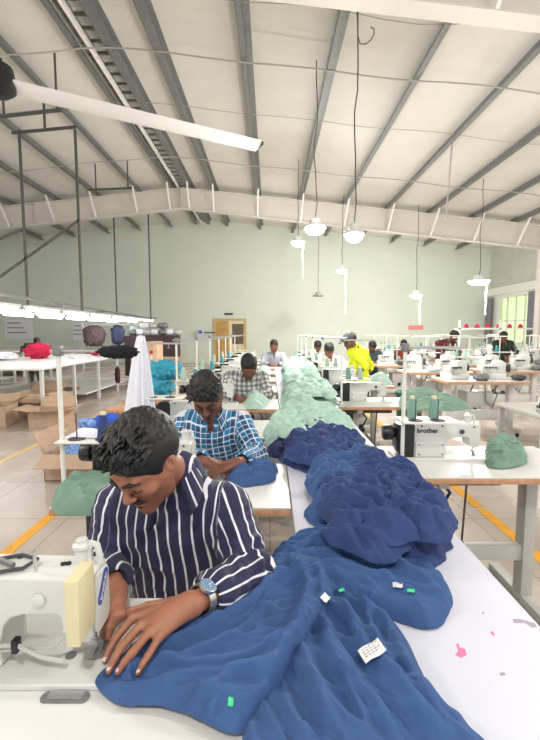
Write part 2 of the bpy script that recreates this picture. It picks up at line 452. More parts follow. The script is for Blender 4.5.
st(MB().box(XL,XW+.2,YB,YB+.2,0,HR(XR)+.1).build('wall_back',M_wall))
st(MB().box(XL-.2,XL,YF,YB+.2,-.1,HR(XL)).build('wall_left',M_wallw))
# right wall with a long window
ww=MB();wy0,wy1,wz0,wz1=16.55,19.1,1.0,3.0
for a in ((YF,wy0,0,3.3),(wy1,YB,0,3.3),(wy0,wy1,0,wz0),(wy0,wy1,wz1,3.3)): ww.box(XW,XW+.2,a[0],a[1],a[2],a[3])
ww.cur=1; ww.box(XW+.02,XW+.2,YF,YB,3.3,HR(XW)+.1)
ww.cur=0; ww.box(XW-.12,XW+.02,YF,YB,3.12,3.45)
st(ww.build('wall_right',[M_wallw,M_clad]))
wf=MB()
for y in np.linspace(wy0,wy1,5): wf.box(XW+.02,XW+.08,y-.03,y+.03,wz0,wz1)
for z in (wz0+.03,1.95,wz1-.03): wf.box(XW+.02,XW+.08,wy0,wy1,z-.03,z+.03)
win=st(wf.build('window_1',M_brace))
gl=MB().box(XW+.04,XW+.05,wy0,wy1,wz0,wz1).build('pane',mat('window_glass',(.9,.95,.9),.1,trans=1),win)
st(MB().box(XW+.25,XW+.3,wy0-1,wy1+1,-.05,4).build('trim_9',mat('glowing_foliage',lin(200,220,170),.9,noise=.3,nscale=2,emit=.9)))  # flat foliage board behind the window, daylight put in as emission
# roof
for k,(xa,xb) in enumerate(((XL-.2,XR),(XR,XW+.3))):
    m=MB().add([(xa,YF,HR(xa)),(xb,YF,HR(xb)),(xb,YB+.2,HR(xb)),(xa,YB+.2,HR(xa)),(xa,YF,HR(xa)+.1),(xb,YF,HR(xb)+.1),(xb,YB+.2,HR(xb)+.1),(xa,YB+.2,HR(xa)+.1)],
        [(0,1,2,3),(7,6,5,4),(0,4,5,1),(1,5,6,2),(2,6,7,3),(3,7,4,0)])
    if k==0: roof=m
    else: roof.add(m.v,m.f)
st(roof.build('ceiling',roof_mat()))
# purlins (cold-formed sections running towards the back wall)
PX=[-15.2,-13.7,-12.1,-10.6,-9.1,-7.5,-6.05,-4.6,-3.45,-2.78,-1.93,-.41,1.1,2.62,4.14,5.65,7.17,8.7]
where={-3.45:'left one of the pair under the roof ridge',-2.78:'right one of the pair under the roof ridge',-1.93:'first one right of the ridge pair',-.41:'second one right of the ridge pair, almost upright in view',
 1.1:'third one right of the ridge, beside a hanging lamp cable',2.62:'fourth one right of the ridge',4.14:'fifth one right of the ridge',5.65:'sixth one right of the ridge',7.17:'seventh one right of the ridge',8.7:'outermost one above the right wall',
 -4.6:'first one left of the ridge pair',-6.05:'second one left of the ridge pair',-7.5:'third one left of the ridge pair',-9.1:'fourth one left of the ridge pair',-10.6:'fifth one left of the ridge pair'}
for x in PX:
    if x<-11: continue
    h=HR(x)-.005; z=h-.2; s=1 if x>XR else -1
    m=MB(); m.box(-.004,.004,YF,YB-.02,0,.2)
    m.box(min(0,-s*.10),max(0,-s*.10),YF,YB-.02,0,.006)
    m.box(-s*.10-.003,-s*.10+.003,YF,YB-.02,0,.02)
    m.box(min(0,s*.10),max(0,s*.10),YF,YB-.02,.188,.194)
    for yy in np.arange(-.5,19,1.55): m.box(-.012,.012,yy,yy+.04,.06,.1)
    o=m.build('roof_purlin',M_galv); o.location=(x,0,z)
    tag(o,'grey steel roof purlin, '+where[x],'roof purlin','purlins under the roof')
# ridge strip: corrugated sheet and bright rail between the ridge pair
m=MB()
for k in range(90): m.box(-3.35,-2.9,YF+k*.32,YF+k*.32+.2,HR(XR)-.09,HR(XR)-.06)
o=m.build('ridge_sheet',mat('bare_ribbed_metal',(.45,.44,.43),.35,metal=.6));tag(o,'bare ribbed metal strip along the roof ridge between two purlins','ridge strip')
o=MB().box(-3.22,-3.16,YF,YB-.05,HR(XR)-.2,HR(XR)-.12).build('ridge_rail',M_brace);tag(o,'thin pale rail running under the roof ridge','rail')
# rafters
def hf(x): return CAMZ+4.3-.11*abs(x-XR)       # underside of bottom flange
for (Y,lab) in ((5.3,'near cream steel rafter crossing the top edge of the view'),(15.2,'far cream steel rafter arching across the hall before the back wall'),(-4.2,None)):
    if lab is None: continue
    root=empty('roof_rafter',(XR,Y,0),0,lab,'roof beam','cream steel rafters')
    L=lambda p:(p[0]-XR,p[1]-Y,p[2])
    m=MB();m.prism([(XL+.1-XR,hf(XL+.1)+.02),(0,hf(XR)+.02),(9.65-XR,hf(9.65)+.02),(9.65-XR,HP(9.65)-.03),(0,HP(XR)-.03),(XL+.1-XR,HP(XL+.1)-.03)],-.006,.006)
    m.build('web',M_beam,root)
    fl=MB()
    for xa,xb in ((XL+.1,XR),(XR,9.65)):
        for q,t in ((hf,0),(HP,-.032)):
            fl.add([L((x,Y+y,q(x)+t+z)) for z in (0,.025) for y in (-.13,.13) for x in (xa,xb)],[(0,2,3,1),(4,5,7,6),(0,1,5,4),(2,6,7,3),(0,4,6,2),(1,3,7,5)])
    fl.build('flange',M_flange,root)
    for x in PX:
        if x<-11 or x>9.2: continue
        s=1
        MB().bar(L((x+.02,Y-.75,HP(x)+.02)),L((x-.02,Y-.12,hf(x)+.03)),.05,.05).build('flange_brace',M_brace,root)
    for x in (XR,4.05,-8.2):
        g=MB().box(x-.012-XR,x+.012-XR,-.13,.13,hf(x)+.01,HP(x)-.02)
        for zz in np.arange(hf(x)+.08,HP(x)-.05,.11): 
            for yy in (-.08,.08): g.cyl((x-XR-.03,yy,zz),(x-XR+.03,yy,zz),.014,n=6)
        g.build('splice_plate',M_beam,root)
# column under the far rafter at the right wall
c=empty('steel_column',(9.78,15.2,0),0,'cream steel column at the right edge carrying the far rafter','column')
m=MB();m.box(-.22,-.2,-.13,.13,0,HP(9.1)-.01);m.box(.3,.32,-.13,.13,0,HP(9.6)-.05);m.box(-.2,.3,-.006,.006,0,HP(9.6)-.05);m.build('shaft',M_flange,c)
m=MB()
for zz in np.arange(hf(9.1)+.1,HP(9.1)-.05,.12): m.cyl((-.27,.08,zz),(-.2,.08,zz),.02,n=6);m.cyl((-.27,-.08,zz),(-.2,-.08,zz),.02,n=6)
m.build('bolt_row',M_galv,c)
# sag rods and conduits
def rodX(Y,xa,xb,dz,r,name,lab,cat='rod',m_=None,group=None,wob=.02):
    pts=[(x,Y+wob*math.sin(x*1.3),HP(x)+dz+wob*math.sin(x*2.1)) for x in np.arange(xa,xb,.5)]
    return tag(MB().tube(pts,r,6).build(name,m_ or M_rod,smooth=True),lab,cat,group)
rodX(7.8,-10.8,10,-.03,.014,'tie_rod','thicker tie rod crossing the purlins behind the front rafter','tie rod',group='rods across the roof')
rodX(9.8,-10.8,10,.09,.007,'tie_rod','thin tie rod crossing the purlins midway between the two rafters','tie rod',group='rods across the roof')
rodX(12.4,-10.8,10,-.03,.014,'tie_rod','tie rod crossing the purlins just before the far rafter','tie rod',group='rods across the roof')
rodX(6.6,-10.8,10,.1,.006,'tie_rod','hair-thin tie rod just behind the front rafter','tie rod',group='rods across the roof',wob=.06)
# floor stripes
M_yel=mat('yellow_floor_paint',lin(238,170,40),.4,noise=.12,nscale=9)
for k,(x,y0,y1,w) in enumerate(((-1.76,.6,19,.085),(-3.06,.6,19,.07),(1.76,.6,3.38,.085),(1.76,3.42,19,.085))):
    st(MB().box(x-w/2,x+w/2,y0,y1,.0005,.003).build('trim_%d'%(k+1),M_yel if k!=1 else mat('worn_floor_paint',lin(222,190,130),.4,noise=.15,nscale=9)))
# ================================================================== BACK WALL
d=st(MB().build('door_1',M_wood)) if False else None
fr=MB();x0,x1,zt=-2.57,-1.22,2.0
for a in ((x0-.1,x0,0,zt+.1),(x1,x1+.1,0,zt+.1),(x0,x1,zt,zt+.1)): fr.box(a[0],a[1],YB-.08,YB-.002,a[2],a[3])
door=st(fr.build('door_1',mat('door_frame_wood',lin(196,170,110),.5)))
MB().box(x0,x1,YB-.03,YB-.004,.0,zt).build('doorway_interior',mat('inner_room',lin(225,215,180),.7),door)
MB().box(x0+.02,x0+.62,YB-.07,YB-.032,.01,zt-.02).build('door_leaf',mat('door_leaf_wood',lin(190,150,80),.5,noise=.15,nscale=6),door)
MB().box(-1.78,-1.26,YB-.06,YB-.034,.9,1.85).build('picture',mat('picture_dark',lin(96,86,66),.5,noise=.4,nscale=9),door)
o=MB().box(-2.15,-1.75,YB-.05,YB-.002,2.27,2.36).build('exit_sign',M_black);tag(o,'small black sign above the wooden doorway on the back wall','sign')
s=empty('hanging_sign',(-3.25,YB-.3,1.4),0,'small white and blue sign on a bracket left of the doorway','sign')
MB().box(-.16,.16,-.02,.02,-.1,.22).build('panel',mat('sign_pale',lin(205,212,225),.5),s); MB().box(-.09,.09,-.03,-.018,.0,.14).build('symbol',mat('sign_blue',lin(80,100,170),.5),s)
MB().bar((.16,0,.05),(.62,.0,.05),.05,.05).build('bracket',M_dark,s); MB().bar((.62,0,.05),(.62,.29,.05),.05,.05).build('bracket',M_dark,s)
o=MB().box(6.55,7.25,YB-.03,YB-.002,1.58,1.78).build('notice_sign',mat('sign_red',lin(230,140,140),.6));tag(o,'small pale red notice on the back wall','sign')
for (x,z,w,h,l) in ((-11.9,1.6,1.3,.9,'large white notice board on the back wall behind the left fluorescent lights'),(-9.0,1.5,.7,.8,'narrow white notice sheet on the back wall right of the large board')):
    b=empty('notice_board',(x,YB-.02,z),0,l,'notice board')
    MB().box(-w/2,w/2,-.02,.015,-h/2,h/2).build('sheet',M_whitecl,b)
    m=MB(); 
    for q in range(3): m.box(-w*.4,w*(.1+.1*q),-.03,-.021,h*(.3-.25*q),h*(.35-.25*q))
    m.build('printed_lines',M_galv,b)
# ================================================================== LAMPS
def pendant(p,dia,lit,lab,power=60,streamer=0,bend=0):
    p=Vector(p); top=HR(p.x)-.02
    r=empty('pendant_lamp',p,0,lab,'ceiling lamp','pendant lamps over the hall')
    R=dia/2
    MB().lathe((0,0,0),[(R*.35,.16),(R*.45,.12),(R*.5,.06),(R*.95,.03),(R,.0),(R*.96,-.01),(R*.9,.0)],28).build('shade',M_galv if not lit else M_white,r,smooth=True)
    if lit: MB().lathe((0,0,0),[(R*.86,.002),(R*.88,-.02),(R*.75,-.075),(R*.45,-.11),(.01,-.12)],28).build('diffuser',M_glow,r,smooth=True)
    pts=[(0,0,.15)]; n=10
    for i in range(1,n): pts.append((bend*math.sin(i*1.1)+.01*math.sin(i*2.3),.0,.15+(top-p.z-.15)*i/n))
    pts.append((0,0,top-p.z)); MB().tube(pts,.010,6).build('cable',M_drod,r,smooth=True)
    if streamer:
        pts=[(R*.7,-.02,-.02)]+[(R*.7+.01*math.sin(i*1.7),-.02,-.02-streamer*i/8) for i in range(1,9)]
        MB().tube(pts,.022,6).build('drop_cord',M_whitecl,r,smooth=True)
    if lit:
        l=bpy.data.lights.new('lamp_light','POINT');l.shadow_soft_size=.1;l.energy=power;l.color=(1,.97,.93)
        lo=bpy.data.objects.new('lamp_light',l);C.objects.link(lo);lo.parent=r;lo.location=(0,0,-.22)
for (px,py,Y,dia,lit,lab,s_,bend) in (
  (315,228,7.9,.42,1,'large lit round pendant lamp just left of the brightest one below the far rafter',0,.03),
  (354,234,6.4,.31,1,'brightest lit pendant lamp on a long looping cable from the front',0,.02),
  (298,242,12.2,.42,1,'small lit pendant lamp lower left of the two bright ones',1.0,0),
  (342,270,14.8,.40,1,'small lit pendant lamp with a white cord hanging in the middle of the back wall',1.5,0),
  (318,296,16.5,.42,0,'unlit dark pendant lamp hanging low over the middle of the hall',0,0),
  (416,295,14.9,.44,1,'lit pendant lamp right of centre in front of the mint wall',1.0,.02),
  (479,281,12.2,.62,1,'wide grey pendant lamp hanging at the far right before the window',.95,.03)):
    pendant(W(px,py,Y),dia,lit,lab,150,s_,bend)
for (x,y) in ((-3.5,1.6),(3.6,1.4),(0,-1.2),(-6,-1),(6,-1.5),(7.8,5.4),(-8.2,4.4)): pendant((x,y,3.9),.46,1,'added lit pendant lamp outside the view, brightening the hall',110 if y<4 else 130)  # unseen lamps added around the camera to brighten the hall and ceiling
# loose cable loop under the front rafter
pts=[W(357,20,6.2)+Vector((0,0,.1)),W(358,36,6.2),W(360,44,6.2),W(366,44,6.2),W(371,40,6.2),W(374,34,6.2),W(374,29,6.2),W(371,27,6.3)]
tag(MB().tube(pts,.008,6).build('cable_loop',M_drod,smooth=True),'loose dark cable loop hanging under the front rafter','cable')
p_=W(446,217,10);q_=W(452,157,10);b_=MB().tube([p_,(q_.x,10,HR(q_.x)-.01)],.018,6);b_.cyl(p_-Vector((0,0,.05)),p_+Vector((0,0,.02)),.05,n=10)
tag(b_.build('hanging_conduit',M_rod),'thin conduit with a pale end hanging from the roof before the far rafter','conduit')
# ceiling fan with very long blades
hub=W(-3,84,5.0)
fan=empty('ceiling_fan',hub,0,'huge ceiling fan with a long white blade and black hub at upper left','fan')
MB().lathe((0,0,0),[(.10,.22),(.17,.18),(.19,.05),(.19,-.06),(.12,-.12),(.05,-.14)],24).build('hub',M_black,fan,smooth=True)
MB().cyl((0,0,.2),(0,0,HR(hub.x)-hub.z),.035).build('down_rod',M_drod,fan)
tip=W(259,146,6.55)
dv=(tip-hub);dv.z=0;a0=math.atan2(dv.y,dv.x);Lb=dv.length;drop=(tip-hub).z
for k in range(3):
    a=a0+k*2*PI/3; e=Vector((math.cos(a),math.sin(a),0));n=Vector((-e.y,e.x,0)); z1=drop if k==0 else drop*.6
    A=e*.16;B=e*Lb+Vector((0,0,z1)); m=MB()
    prof=[(-.13,-.004),(-.07,-.016),(0,-.02),(.07,-.016),(.13,-.0),(.07,.012),(0,.018),(-.07,.012)]
    vs=[P+n*q[0]+Vector((0,0,q[1]-q[0]*.25)) for P in (A,B) for q in prof]; np_=len(prof)
    m.add(vs,[tuple(range(np_)),tuple(range(np_,2*np_))[::-1]]+[(i,(i+1)%np_,np_+(i+1)%np_,np_+i) for i in range(np_)])
    bl=m.build('blade',mat('fan_blade',(.74,.72,.70),.35),fan,smooth=True)
    MB().bar(B-e*.002,B+e*.012,.24,.05).build('tip_cap',M_dark,bl)
# suspended light rig at the left
rig=empty('light_rig',(-4.9,9,2.02),0,'long suspended rail of white fluorescent tubes above the left cutting table','light rig')
def R_(p): return (p[0]+4.9,p[1]-9,p[2]-2.02)
MB().bar(R_((-4.55,6.5,2.12)),R_((-4.9,17.5,2.02)),.05,.05).build('rail',M_galv,rig)
MB().bar(R_((-6.4,6.5,2.02)),R_((-6.4,17.5,2.0)),.05,.05).build('rail',M_galv,rig)
for y in (6.9,9.4,12,14.5,17.2): MB().bar(R_((-6.4,y,1.99)),R_((-4.6,y,2.04)),.03,.03).build('crossbar',M_galv,rig)
for xx,zz in ((-4.85,1.93),(-5.5,1.9),(-6.3,1.9)):
    y=6.9
    while y<17:
        t=MB().box(*[v for v in (xx+4.9-.07,xx+4.9+.07,y-9,y-9+1.25,zz+.02-2.02,zz+.07-2.02)]).build('tube_holder',M_white,rig)
        MB().cyl((xx+4.9,y-8.97,zz-2.02),(xx+4.9,y-9+1.22,zz-2.02),.04,n=10).build('fluorescent_tube',M_tube,t,smooth=True)
        y+=1.55
def hanger(name,pts,r,lab,grp='steel hangers at upper left'):
    return tag(MB().tube(pts,r,6).build(name,M_drod,smooth=False),lab,'hanger',grp)
for (px,py0,py1,Y,lab) in ((117,226,318,16.8,'thin dark hanger rod on the back wall left of the last one'),(151,222,323,17.0,'rightmost thin dark hanger rod holding the light rig end')):
    a=W(px,py1,Y);hanger('hanger_rod',[a,(a.x,Y,HR(a.x)-.01)],.028,lab)
f=empty('steel_gantry',W(47,130,9.5),0,'dark steel goal-shaped gantry at upper left','hanger frame','steel hangers at upper left')
o0=f.location
def Lf(p): return Vector(p)-o0
MB().bar(Lf(W(12,133,9.5)),Lf(W(76,127,9.5)),.05,.05).build('top_bar',M_drod,f)
for px,pe in ((19,305),(75,311)):
    a=W(px,130,9.5);b=W(px+5,pe,9.5);MB().bar(Lf(a),Lf((a.x,9.5,b.z)),.045,.045).build('upright',M_drod,f)
MB().bar(Lf(W(-6,281,9.5)),Lf(W(79,220,9.5)),.045,.045).build('diagonal',M_drod,f)
MB().bar(Lf(W(-6,241,9.5)),Lf(W(22,229,9.5)),.045,.045).build('diagonal',M_drod,f)
a=W(45,131,9.5);MB().bar(Lf(a),Lf((a.x,9.5,HR(a.x)-.01)),.04,.04).build('suspension_rod',M_drod,f)
for (xa,ya,xb,yb,Y,lab) in ((-4,117,61,110,8.2,'short dark crossbar under the purlins left of the goal-shaped frame'),(88,190,132,188,13.0,'short dark crossbar under the purlins before the far rafter')):
    b_=MB().bar(W(xa,ya,Y),W(xb,yb,Y),.05,.05); 
    for q in ((xa+8,ya-.8),(xb-4,yb+.5)):
        t=W(q[0],q[1],Y); b_.bar(t,(t.x,Y,HR(t.x)-.005),.03,.03)
    tag(b_.build('crossbar',M_drod),lab,'crossbar','steel hangers at upper left')
# ================================================================== FURNITURE
TZ=.79; TW=.94; TD=.55
def sewing_table(loc,label,detail=True):
    r=empty('sewing_table',loc,0,label,'table','sewing tables')
    top=MB().box(0,TW,0,TD,TZ-.006,TZ).build('tabletop',M_lam,r)
    MB().box(0,TW,0,TD,TZ-.034,TZ-.006).build('edge_board',M_wood,r,bevel=.003)
    for x in (.2,.74):
        l=MB().box(x-.03,x+.03,.22,.30,.06,TZ-.034).build('leg',M_leg,r,bevel=.003)
        MB().box(x-.025,x+.025,.04,.5,TZ-.07,TZ-.034).build('top_rail',M_leg,l)
        MB().box(x-.03,x+.03,.0,.55,.012,.06).build('foot',M_leg,l,bevel=.004)
        if detail:
            for yy in (.04,.51): MB().cyl((x,yy,0),(x,yy,.014),.022,n=12).build('pad',M_black,l)
    MB().box(.2,.74,.235,.285,.25,.33).build('stretcher',M_leg,r,bevel=.003)
    MB().box(.08,.52,.12,.42,TZ-.085,TZ-.034).build('oil_pan',M_dark,r,bevel=.006)
    if detail:
        MB().box(.05,.17,.20,.38,TZ-.27,TZ-.085).build('control_box',M_black,r,bevel=.008)
        MB().box(.25,.60,.18,.42,.09,.11).build('pedal',M_dark,r,bevel=.004)
        p=MB().cyl((.37,.22,.11),(.41,.25,TZ-.085),.006,n=8);p.cyl((.375,.22,.3),(.385,.232,.36),.013,n=8);p.build('pedal_rod',M_drod,r)
        MB().tube([(.17,.3,TZ-.2),(.22,.24,.52),(.27,.22,.56),(.30,.2,.64),(.25,.2,.70)],.009,6).build('cable',M_black,r,smooth=True)
    return r
def rrect(x0,x1,z0,z1,r,n=4):
    o=[]
    for cx,cz,a in ((x1-r,z0+r,-90),(x1-r,z1-r,0),(x0+r,z1-r,90),(x0+r,z0+r,180)):
        for k in range(n+1):
            t=math.radians(a+90*k/n); o.append((cx+r*math.cos(t),cz+r*math.sin(t)))
    return o
def text_mesh(txt,size,bold=.0):
    cu=bpy.data.curves.new('t','FONT');cu.body=txt;cu.size=size;cu.extrude=.0006;cu.offset=bold;cu.align_x='CENTER';cu.align_y='CENTER'
    o=bpy.data.objects.new('t',cu);C.objects.link(o)
    me=bpy.data.meshes.new_from_object(o.evaluated_get(bpy.context.evaluated_depsgraph_get()))
    bpy.data.objects.remove(o);return me
def machine(loc,label,beige=False,hero=False,logo=False,lod=0):
    """lockstitch machine, needle at the origin, arm towards -x, standing on z=0"""
    r=empty('sewing_machine',loc,0,label,'sewing machine','lockstitch sewing machines')
    bd=MB().prism(rrect(-.44,.065,-.085,.092,.012),.0005,.012,'xy').build('bed',M_white,r,bevel=.0015,seg=1)
    # arm, column and head as one casting
    prof=[(-.338,.013),(-.168,.013),(-.166,.07),(-.160,.095),(-.145,.112),(-.12,.118),(-.055,.120),(-.045,.112),(-.040,.075),(-.030,.062),(.008,.062),(.013,.070),(.013,.180),(.006,.188),(-.10,.190),(-.20,.193),(-.33,.193),(-.338,.186)]
    bo=MB().prism(prof,-.045,.046).build('arm',M_white,r,bevel=.009,seg=3)
    MB().prism([(-.332,.013),(-.174,.013),(-.174,.085),(-.192,.095),(-.332,.095)],-.056,.056).build('column_base',M_white,r,bevel=.006)
    MB().prism(rrect(-.034,.036,.068,.183,.018),.014,.021,'yz').build('face_plate',M_white,r,bevel=.003)
    # needle gear
    def sh_(b): b.v=[(v[0]+.010,v[1],v[2]) for v in b.v];return b
    n=MB().cyl((-.002,.004,.045),(-.002,.004,.08),.0045,n=10);n.cyl((-.002,.004,.012),(-.002,.004,.046),.0013,n=6);sh_(n).build('needle_bar',M_steel,r,smooth=True)
    n=MB().cyl((-.012,.004,.03),(-.012,.004,.08),.005,n=10);n.box(-.02,-.004,-.004,.012,.028,.038);n.box(-.011,-.007,-.012,.014,.014,.018);n.box(-.001,.003,-.012,.014,.014,.018);n.box(-.011,.003,.009,.014,.014,.030);sh_(n).build('presser_foot',M_steel,r)
    MB().lathe((.005,.004,.0121),[(.03,0),(.03,.0012),(.0285,.0014)],24).build('needle_plate',M_steel,r,smooth=False)
    # black motor end with handwheel
    MB().prism([(-.385,.004),(-.339,.002),(-.339,.19),(-.41,.19),(-.43,.175),(-.43,.05),(-.415,.02)],-.052,.052).build('motor_housing',M_black,r,bevel=.01,seg=3)
    MB().lathe((-.43,0,.135),[(.026,-.0),(.03,-.012),(.042,-.018),(.042,-.055),(.038,-.064),(.02,-.066)],24,'x').build('handwheel',M_black,r,smooth=True)
    # thread gear on top
    t=MB().cyl((-.105,-.02,.188),(-.105,-.02,.232),.0035,n=8);t.build('thread_pin',M_steel,r)
    t=MB().lathe((-.028,.02,.186),[(.014,0),(.014,.03),(.019,.034),(.019,.040),(.012,.044),(.012,.05)],16)
    t.tube([(-.012,.02,.186),(-.012,.02,.215),(-.006,.02,.228),(.004,.02,.224),(.008,.02,.205),(.009,.02,.186)],.007,8).build('tension_post',M_white,r,smooth=True)
    s=MB()
    for (x,y,z) in ((-.30,-.0455,.18),(-.19,-.0455,.18),(-.09,-.0455,.155),(-.02,-.0455,.175)): s.cyl((x,y,z),(x,y-.003,z),.005 if not hero else .004,n=12)
    for (x,z) in ((-.315,.03),(-.19,.03),(-.315,.08),(-.19,.08)): s.cyl((x,-.0565,z),(x,-.0585,z),.004,n=10)
    s.build('screws',M_dark,r)
    MB().lathe((-.085,-.0455,.150),[(.013,0),(.013,-.006),(.009,-.009)],16,'y').build('plug',M_dark if not hero else M_white,r,smooth=True)
    if beige: MB().box(.0,.026,-.118,-.047,.108,.228).build('guard_box',M_beige,r,bevel=.004)
    if logo:
        me=text_mesh('brother',.036,.0008);me.materials.append(M_black)
        o=bpy.data.objects.new('logo',me);C.objects.link(o);o.parent=r;o.location=(-.268,-.0465,.155);o.rotation_euler=(PI/2,0,0)
    if hero:
        pl=MB().prism([(a*.024*math.cos(.0)-b*.0,b) for a,b in ()] or rrect(-.034,.034,-.0115,.0115,.0110),0,.0015,'xy').build('logo_badge',mat('logo_blue',lin(45,62,150),.3),r)
        from mathutils import Euler
        pl.matrix_local=Matrix.Translation((.0212,.0,.150))@Matrix(((0,0,1,0),(1,0,0,0),(0,1,0,0),(0,0,0,1)))@Matrix.Rotation(.9,4,'Z')
        me=text_mesh('brother',.0165,.0003);me.materials.append(M_white)
        o=bpy.data.objects.new('logo',me);C.objects.link(o);o.parent=pl;o.location=(0,0,.0018)
    return r
def cone(loc,m_,label,group='thread cones on the stands',s=1):
    r=empty('thread_cone',loc,0,label,'thread cone',group)
    MB().lathe((0,0,0),[(.031*s,.0),(.033*s,.006),(.031*s,.02),(.022*s,.118*s),(.018*s,.124*s)],20).build('yarn',m_,r,smooth=True)
    MB().lathe((0,0,0),[(.013,.124*s),(.012,.140*s),(.008,.141*s)],12).build('core',M_beige,r,smooth=True)
    return r
def thread_stand(loc,label,bar=.30,hh=.62,pins=(.06,.18),tray=True):
    r=empty('thread_stand',loc,0,label,'thread stand','thread stands on the sewing tables')
    MB().cyl((0,0,0),(0,0,hh),.0095,n=12).build('pole',M_pole,r,smooth=True)
    MB().lathe((0,0,0),[(.028,0),(.028,.008),(.014,.02)],16).build('foot',M_pole,r,smooth=True)
    b=MB().cyl((-.03,0,hh-.015),(bar,0,hh-.015),.007,n=10)
    b.build('top_bar',M_pole if bar<.3 else M_steel,r,smooth=True)
    MB().box(-.016,.016,-.016,.016,hh-.035,hh+.006).build('clamp',M_galv,r,bevel=.003)
    e=MB()
    for x in pins: e.tube([(x,0,hh-.02),(x,-.02,hh-.03),(x+.01,-.02,hh-.045),(x-.008,-.018,hh-.04)],.002,5)
    e.build('thread_eyes',M_steel,r)
    if tray:
        MB().box(-.01,.27,-.05,.11,.238,.246).build('tray',M_pole,r,bevel=.003)
        s=MB()
        for x in pins: s.cyl((x,0,.246),(x,0,.352),.0025,n=6);s.cyl((x,0,.246),(x,0,.25),.034,n=16)
        s.build('spool_pins',M_dark,r)
    return r
def stool(loc,label,rz=0):
    r=empty('work_stool',loc,rz,label,'stool','stools behind the sewing tables')
    MB().box(-.17,.17,-.13,.13,.42,.45).build('seat',M_wood,r,bevel=.006)
    for sx in (-1,1):
        for sy in (-1,1): MB().bar((sx*.17,sy*.13,0),(sx*.13,sy*.09,.42),.03,.03).build('leg',M_leg,r)
    return r
# long centre table
ct=empty('long_centre_table',(.352,0,0),0,'long narrow white table running between the two rows of sewing tables','table')
x0,x1=.087-.352,.625-.352
MB().box(x0,x1,.25,8.2,.772,.792).build('tabletop',M_sheet,ct,bevel=.002)
for y in np.arange(.6,8.2,1.25):
    for x in (x0+.05,x1-.05): MB().box(x-.02,x+.02,y-.02,y+.02,0,.772).build('leg',M_leg,ct)
    MB().box(x0+.05,x1-.05,y-.015,y+.015,.2,.23).build('crosspiece',M_leg,ct)
M_ink=mat('pink_ink',lin(228,125,170),.7);M_scuff=mat('grey_scuff',lin(165,155,170),.7)
def decal(pts,m_,name):
    P=[WZ(a,b,.7923) for a,b in pts];m=MB();m.add([(p.x-.352,p.y,p.z) for p in P],[tuple(range(len(P)))]);m.build(name,m_,ct)
decal([(456,644),(459,643),(459,647),(465,649),(467,655),(461,658),(455,655),(458,651)],M_ink,'ink_stain')
decal([(490,632),(492,631),(495,635),(493,636)],M_ink,'ink_stain')
decal([(512,619),(520,619),(535,623),(537,627),(532,628),(525,623),(514,623)],M_scuff,'scuff_mark')
decal([(499,673),(504,672),(506,675),(501,676)],M_scuff,'scuff_mark')
decal([(482,612),(484,612),(484,614),(482,614)],M_scuff,'scuff_mark')
# ================================================================== ROWS OF SEWING TABLES
TL=-.86
left_rows=[.47,1.575,2.65]+[3.67+1.05*k for k in range(7)]
lname=['nearest sewing table, white top with the striped-shirt man behind it','sewing table in front of the man in the blue plaid shirt','sewing table behind the blue plaid man, white cloth over its stand','sewing table in front of the man in the black and white checked shirt',
 'left-row sewing table behind the checked-shirt man']+['far left-row sewing table, number %s behind the checked-shirt man'%w for w in ('two','three','four','five','six')]
mname=['nearest white sewing machine with a pale yellow box, stitching blue cloth','white sewing machine behind the striped-shirt man, in front of the blue plaid man','white sewing machine with a cream box just behind the blue plaid man','white sewing machine in front of the checked-shirt man','left-row sewing machine behind the checked-shirt man']+['small far left-row sewing machine, number %s behind the checked-shirt man'%w for w in ('two','three','four','five','six')]
T0=sewing_table((TL,left_rows[0],0),lname[0]); T0.location.x=TL
Mh=machine((-.367,.825,TZ),mname[0],beige=True,hero=True)
Mh.scale=(1,1,1.05)
# fine things only on the near machine: loose cable with tie, lamp head, oil cap, slide plate
MB().tube([(-.45,-.052,.052),(-.30,-.052,.058),(-.20,-.052,.060),(-.13,-.054,.066),(-.08,-.058,.045),(-.035,-.058,.018+.018)],.0045,8).build('cable',M_leg,Mh,smooth=True)
MB().tube([(-.30,-.050,.045),(-.15,-.051,.053),(-.06,-.049,.06),(-.03,-.047,.085)],.003,8).build('cable',M_leg,Mh,smooth=True)
MB().box(-.137,-.125,-.062,-.044,.052,.078).build('cable_tie',M_black,Mh,bevel=.002)
MB().tube([(-.205,-.01,.196),(-.17,-.035,.198),(-.13,-.02,.197),(-.12,.015,.197),(-.16,.03,.198),(-.2,.015,.197),(-.21,-.01,.199)],.004,8).build('coiled_cable',M_dark,Mh,smooth=True)
MB().tube([(-.28,-.03,.199),(-.22,-.012,.201),(-.19,-.0,.204),(-.15,-.018,.202)],.0055,8).build('coiled_cable',M_galv,Mh,smooth=True)
m=MB()
for x,y in ((-.062,.008),(-.053,.01),(-.165,.03)): m.cyl((x,y,.188),(x,y,.1925),.006,n=12)
m.build('oil_caps',M_black,Mh)
MB().lathe((-.045,-.012,.0121),[(.011,0),(.011,.0012),(.004,.0013)],16).build('oil_gauge',M_galv,Mh)
MB().prism(rrect(-.06,.03,-.112,-.088,.010),.0004,.0030,'xy').build('slide_plate_rim',M_galv,Mh)
MB().prism(rrect(-.048,.018,-.106,-.088,.004),.0031,.0042,'xy').build('slide_plate',M_steel,Mh)
led=bpy.data.lights.new('needle_light','SPOT');led.energy=1.3;led.spot_size=2.2;led.spot_blend=.8;led.shadow_soft_size=.01;led.color=(.86,.9,1)
lo=bpy.data.objects.new('needle_light',led);C.objects.link(lo);lo.parent=Mh;lo.location=(-.03,-.035,.078);lo.rotation_euler=(math.radians(-12),math.radians(14),0)
MB().cyl((-.04,-.037,.082),(-.03,-.036,.094),.008,n=12).build('needle_lamp',M_white,Mh)
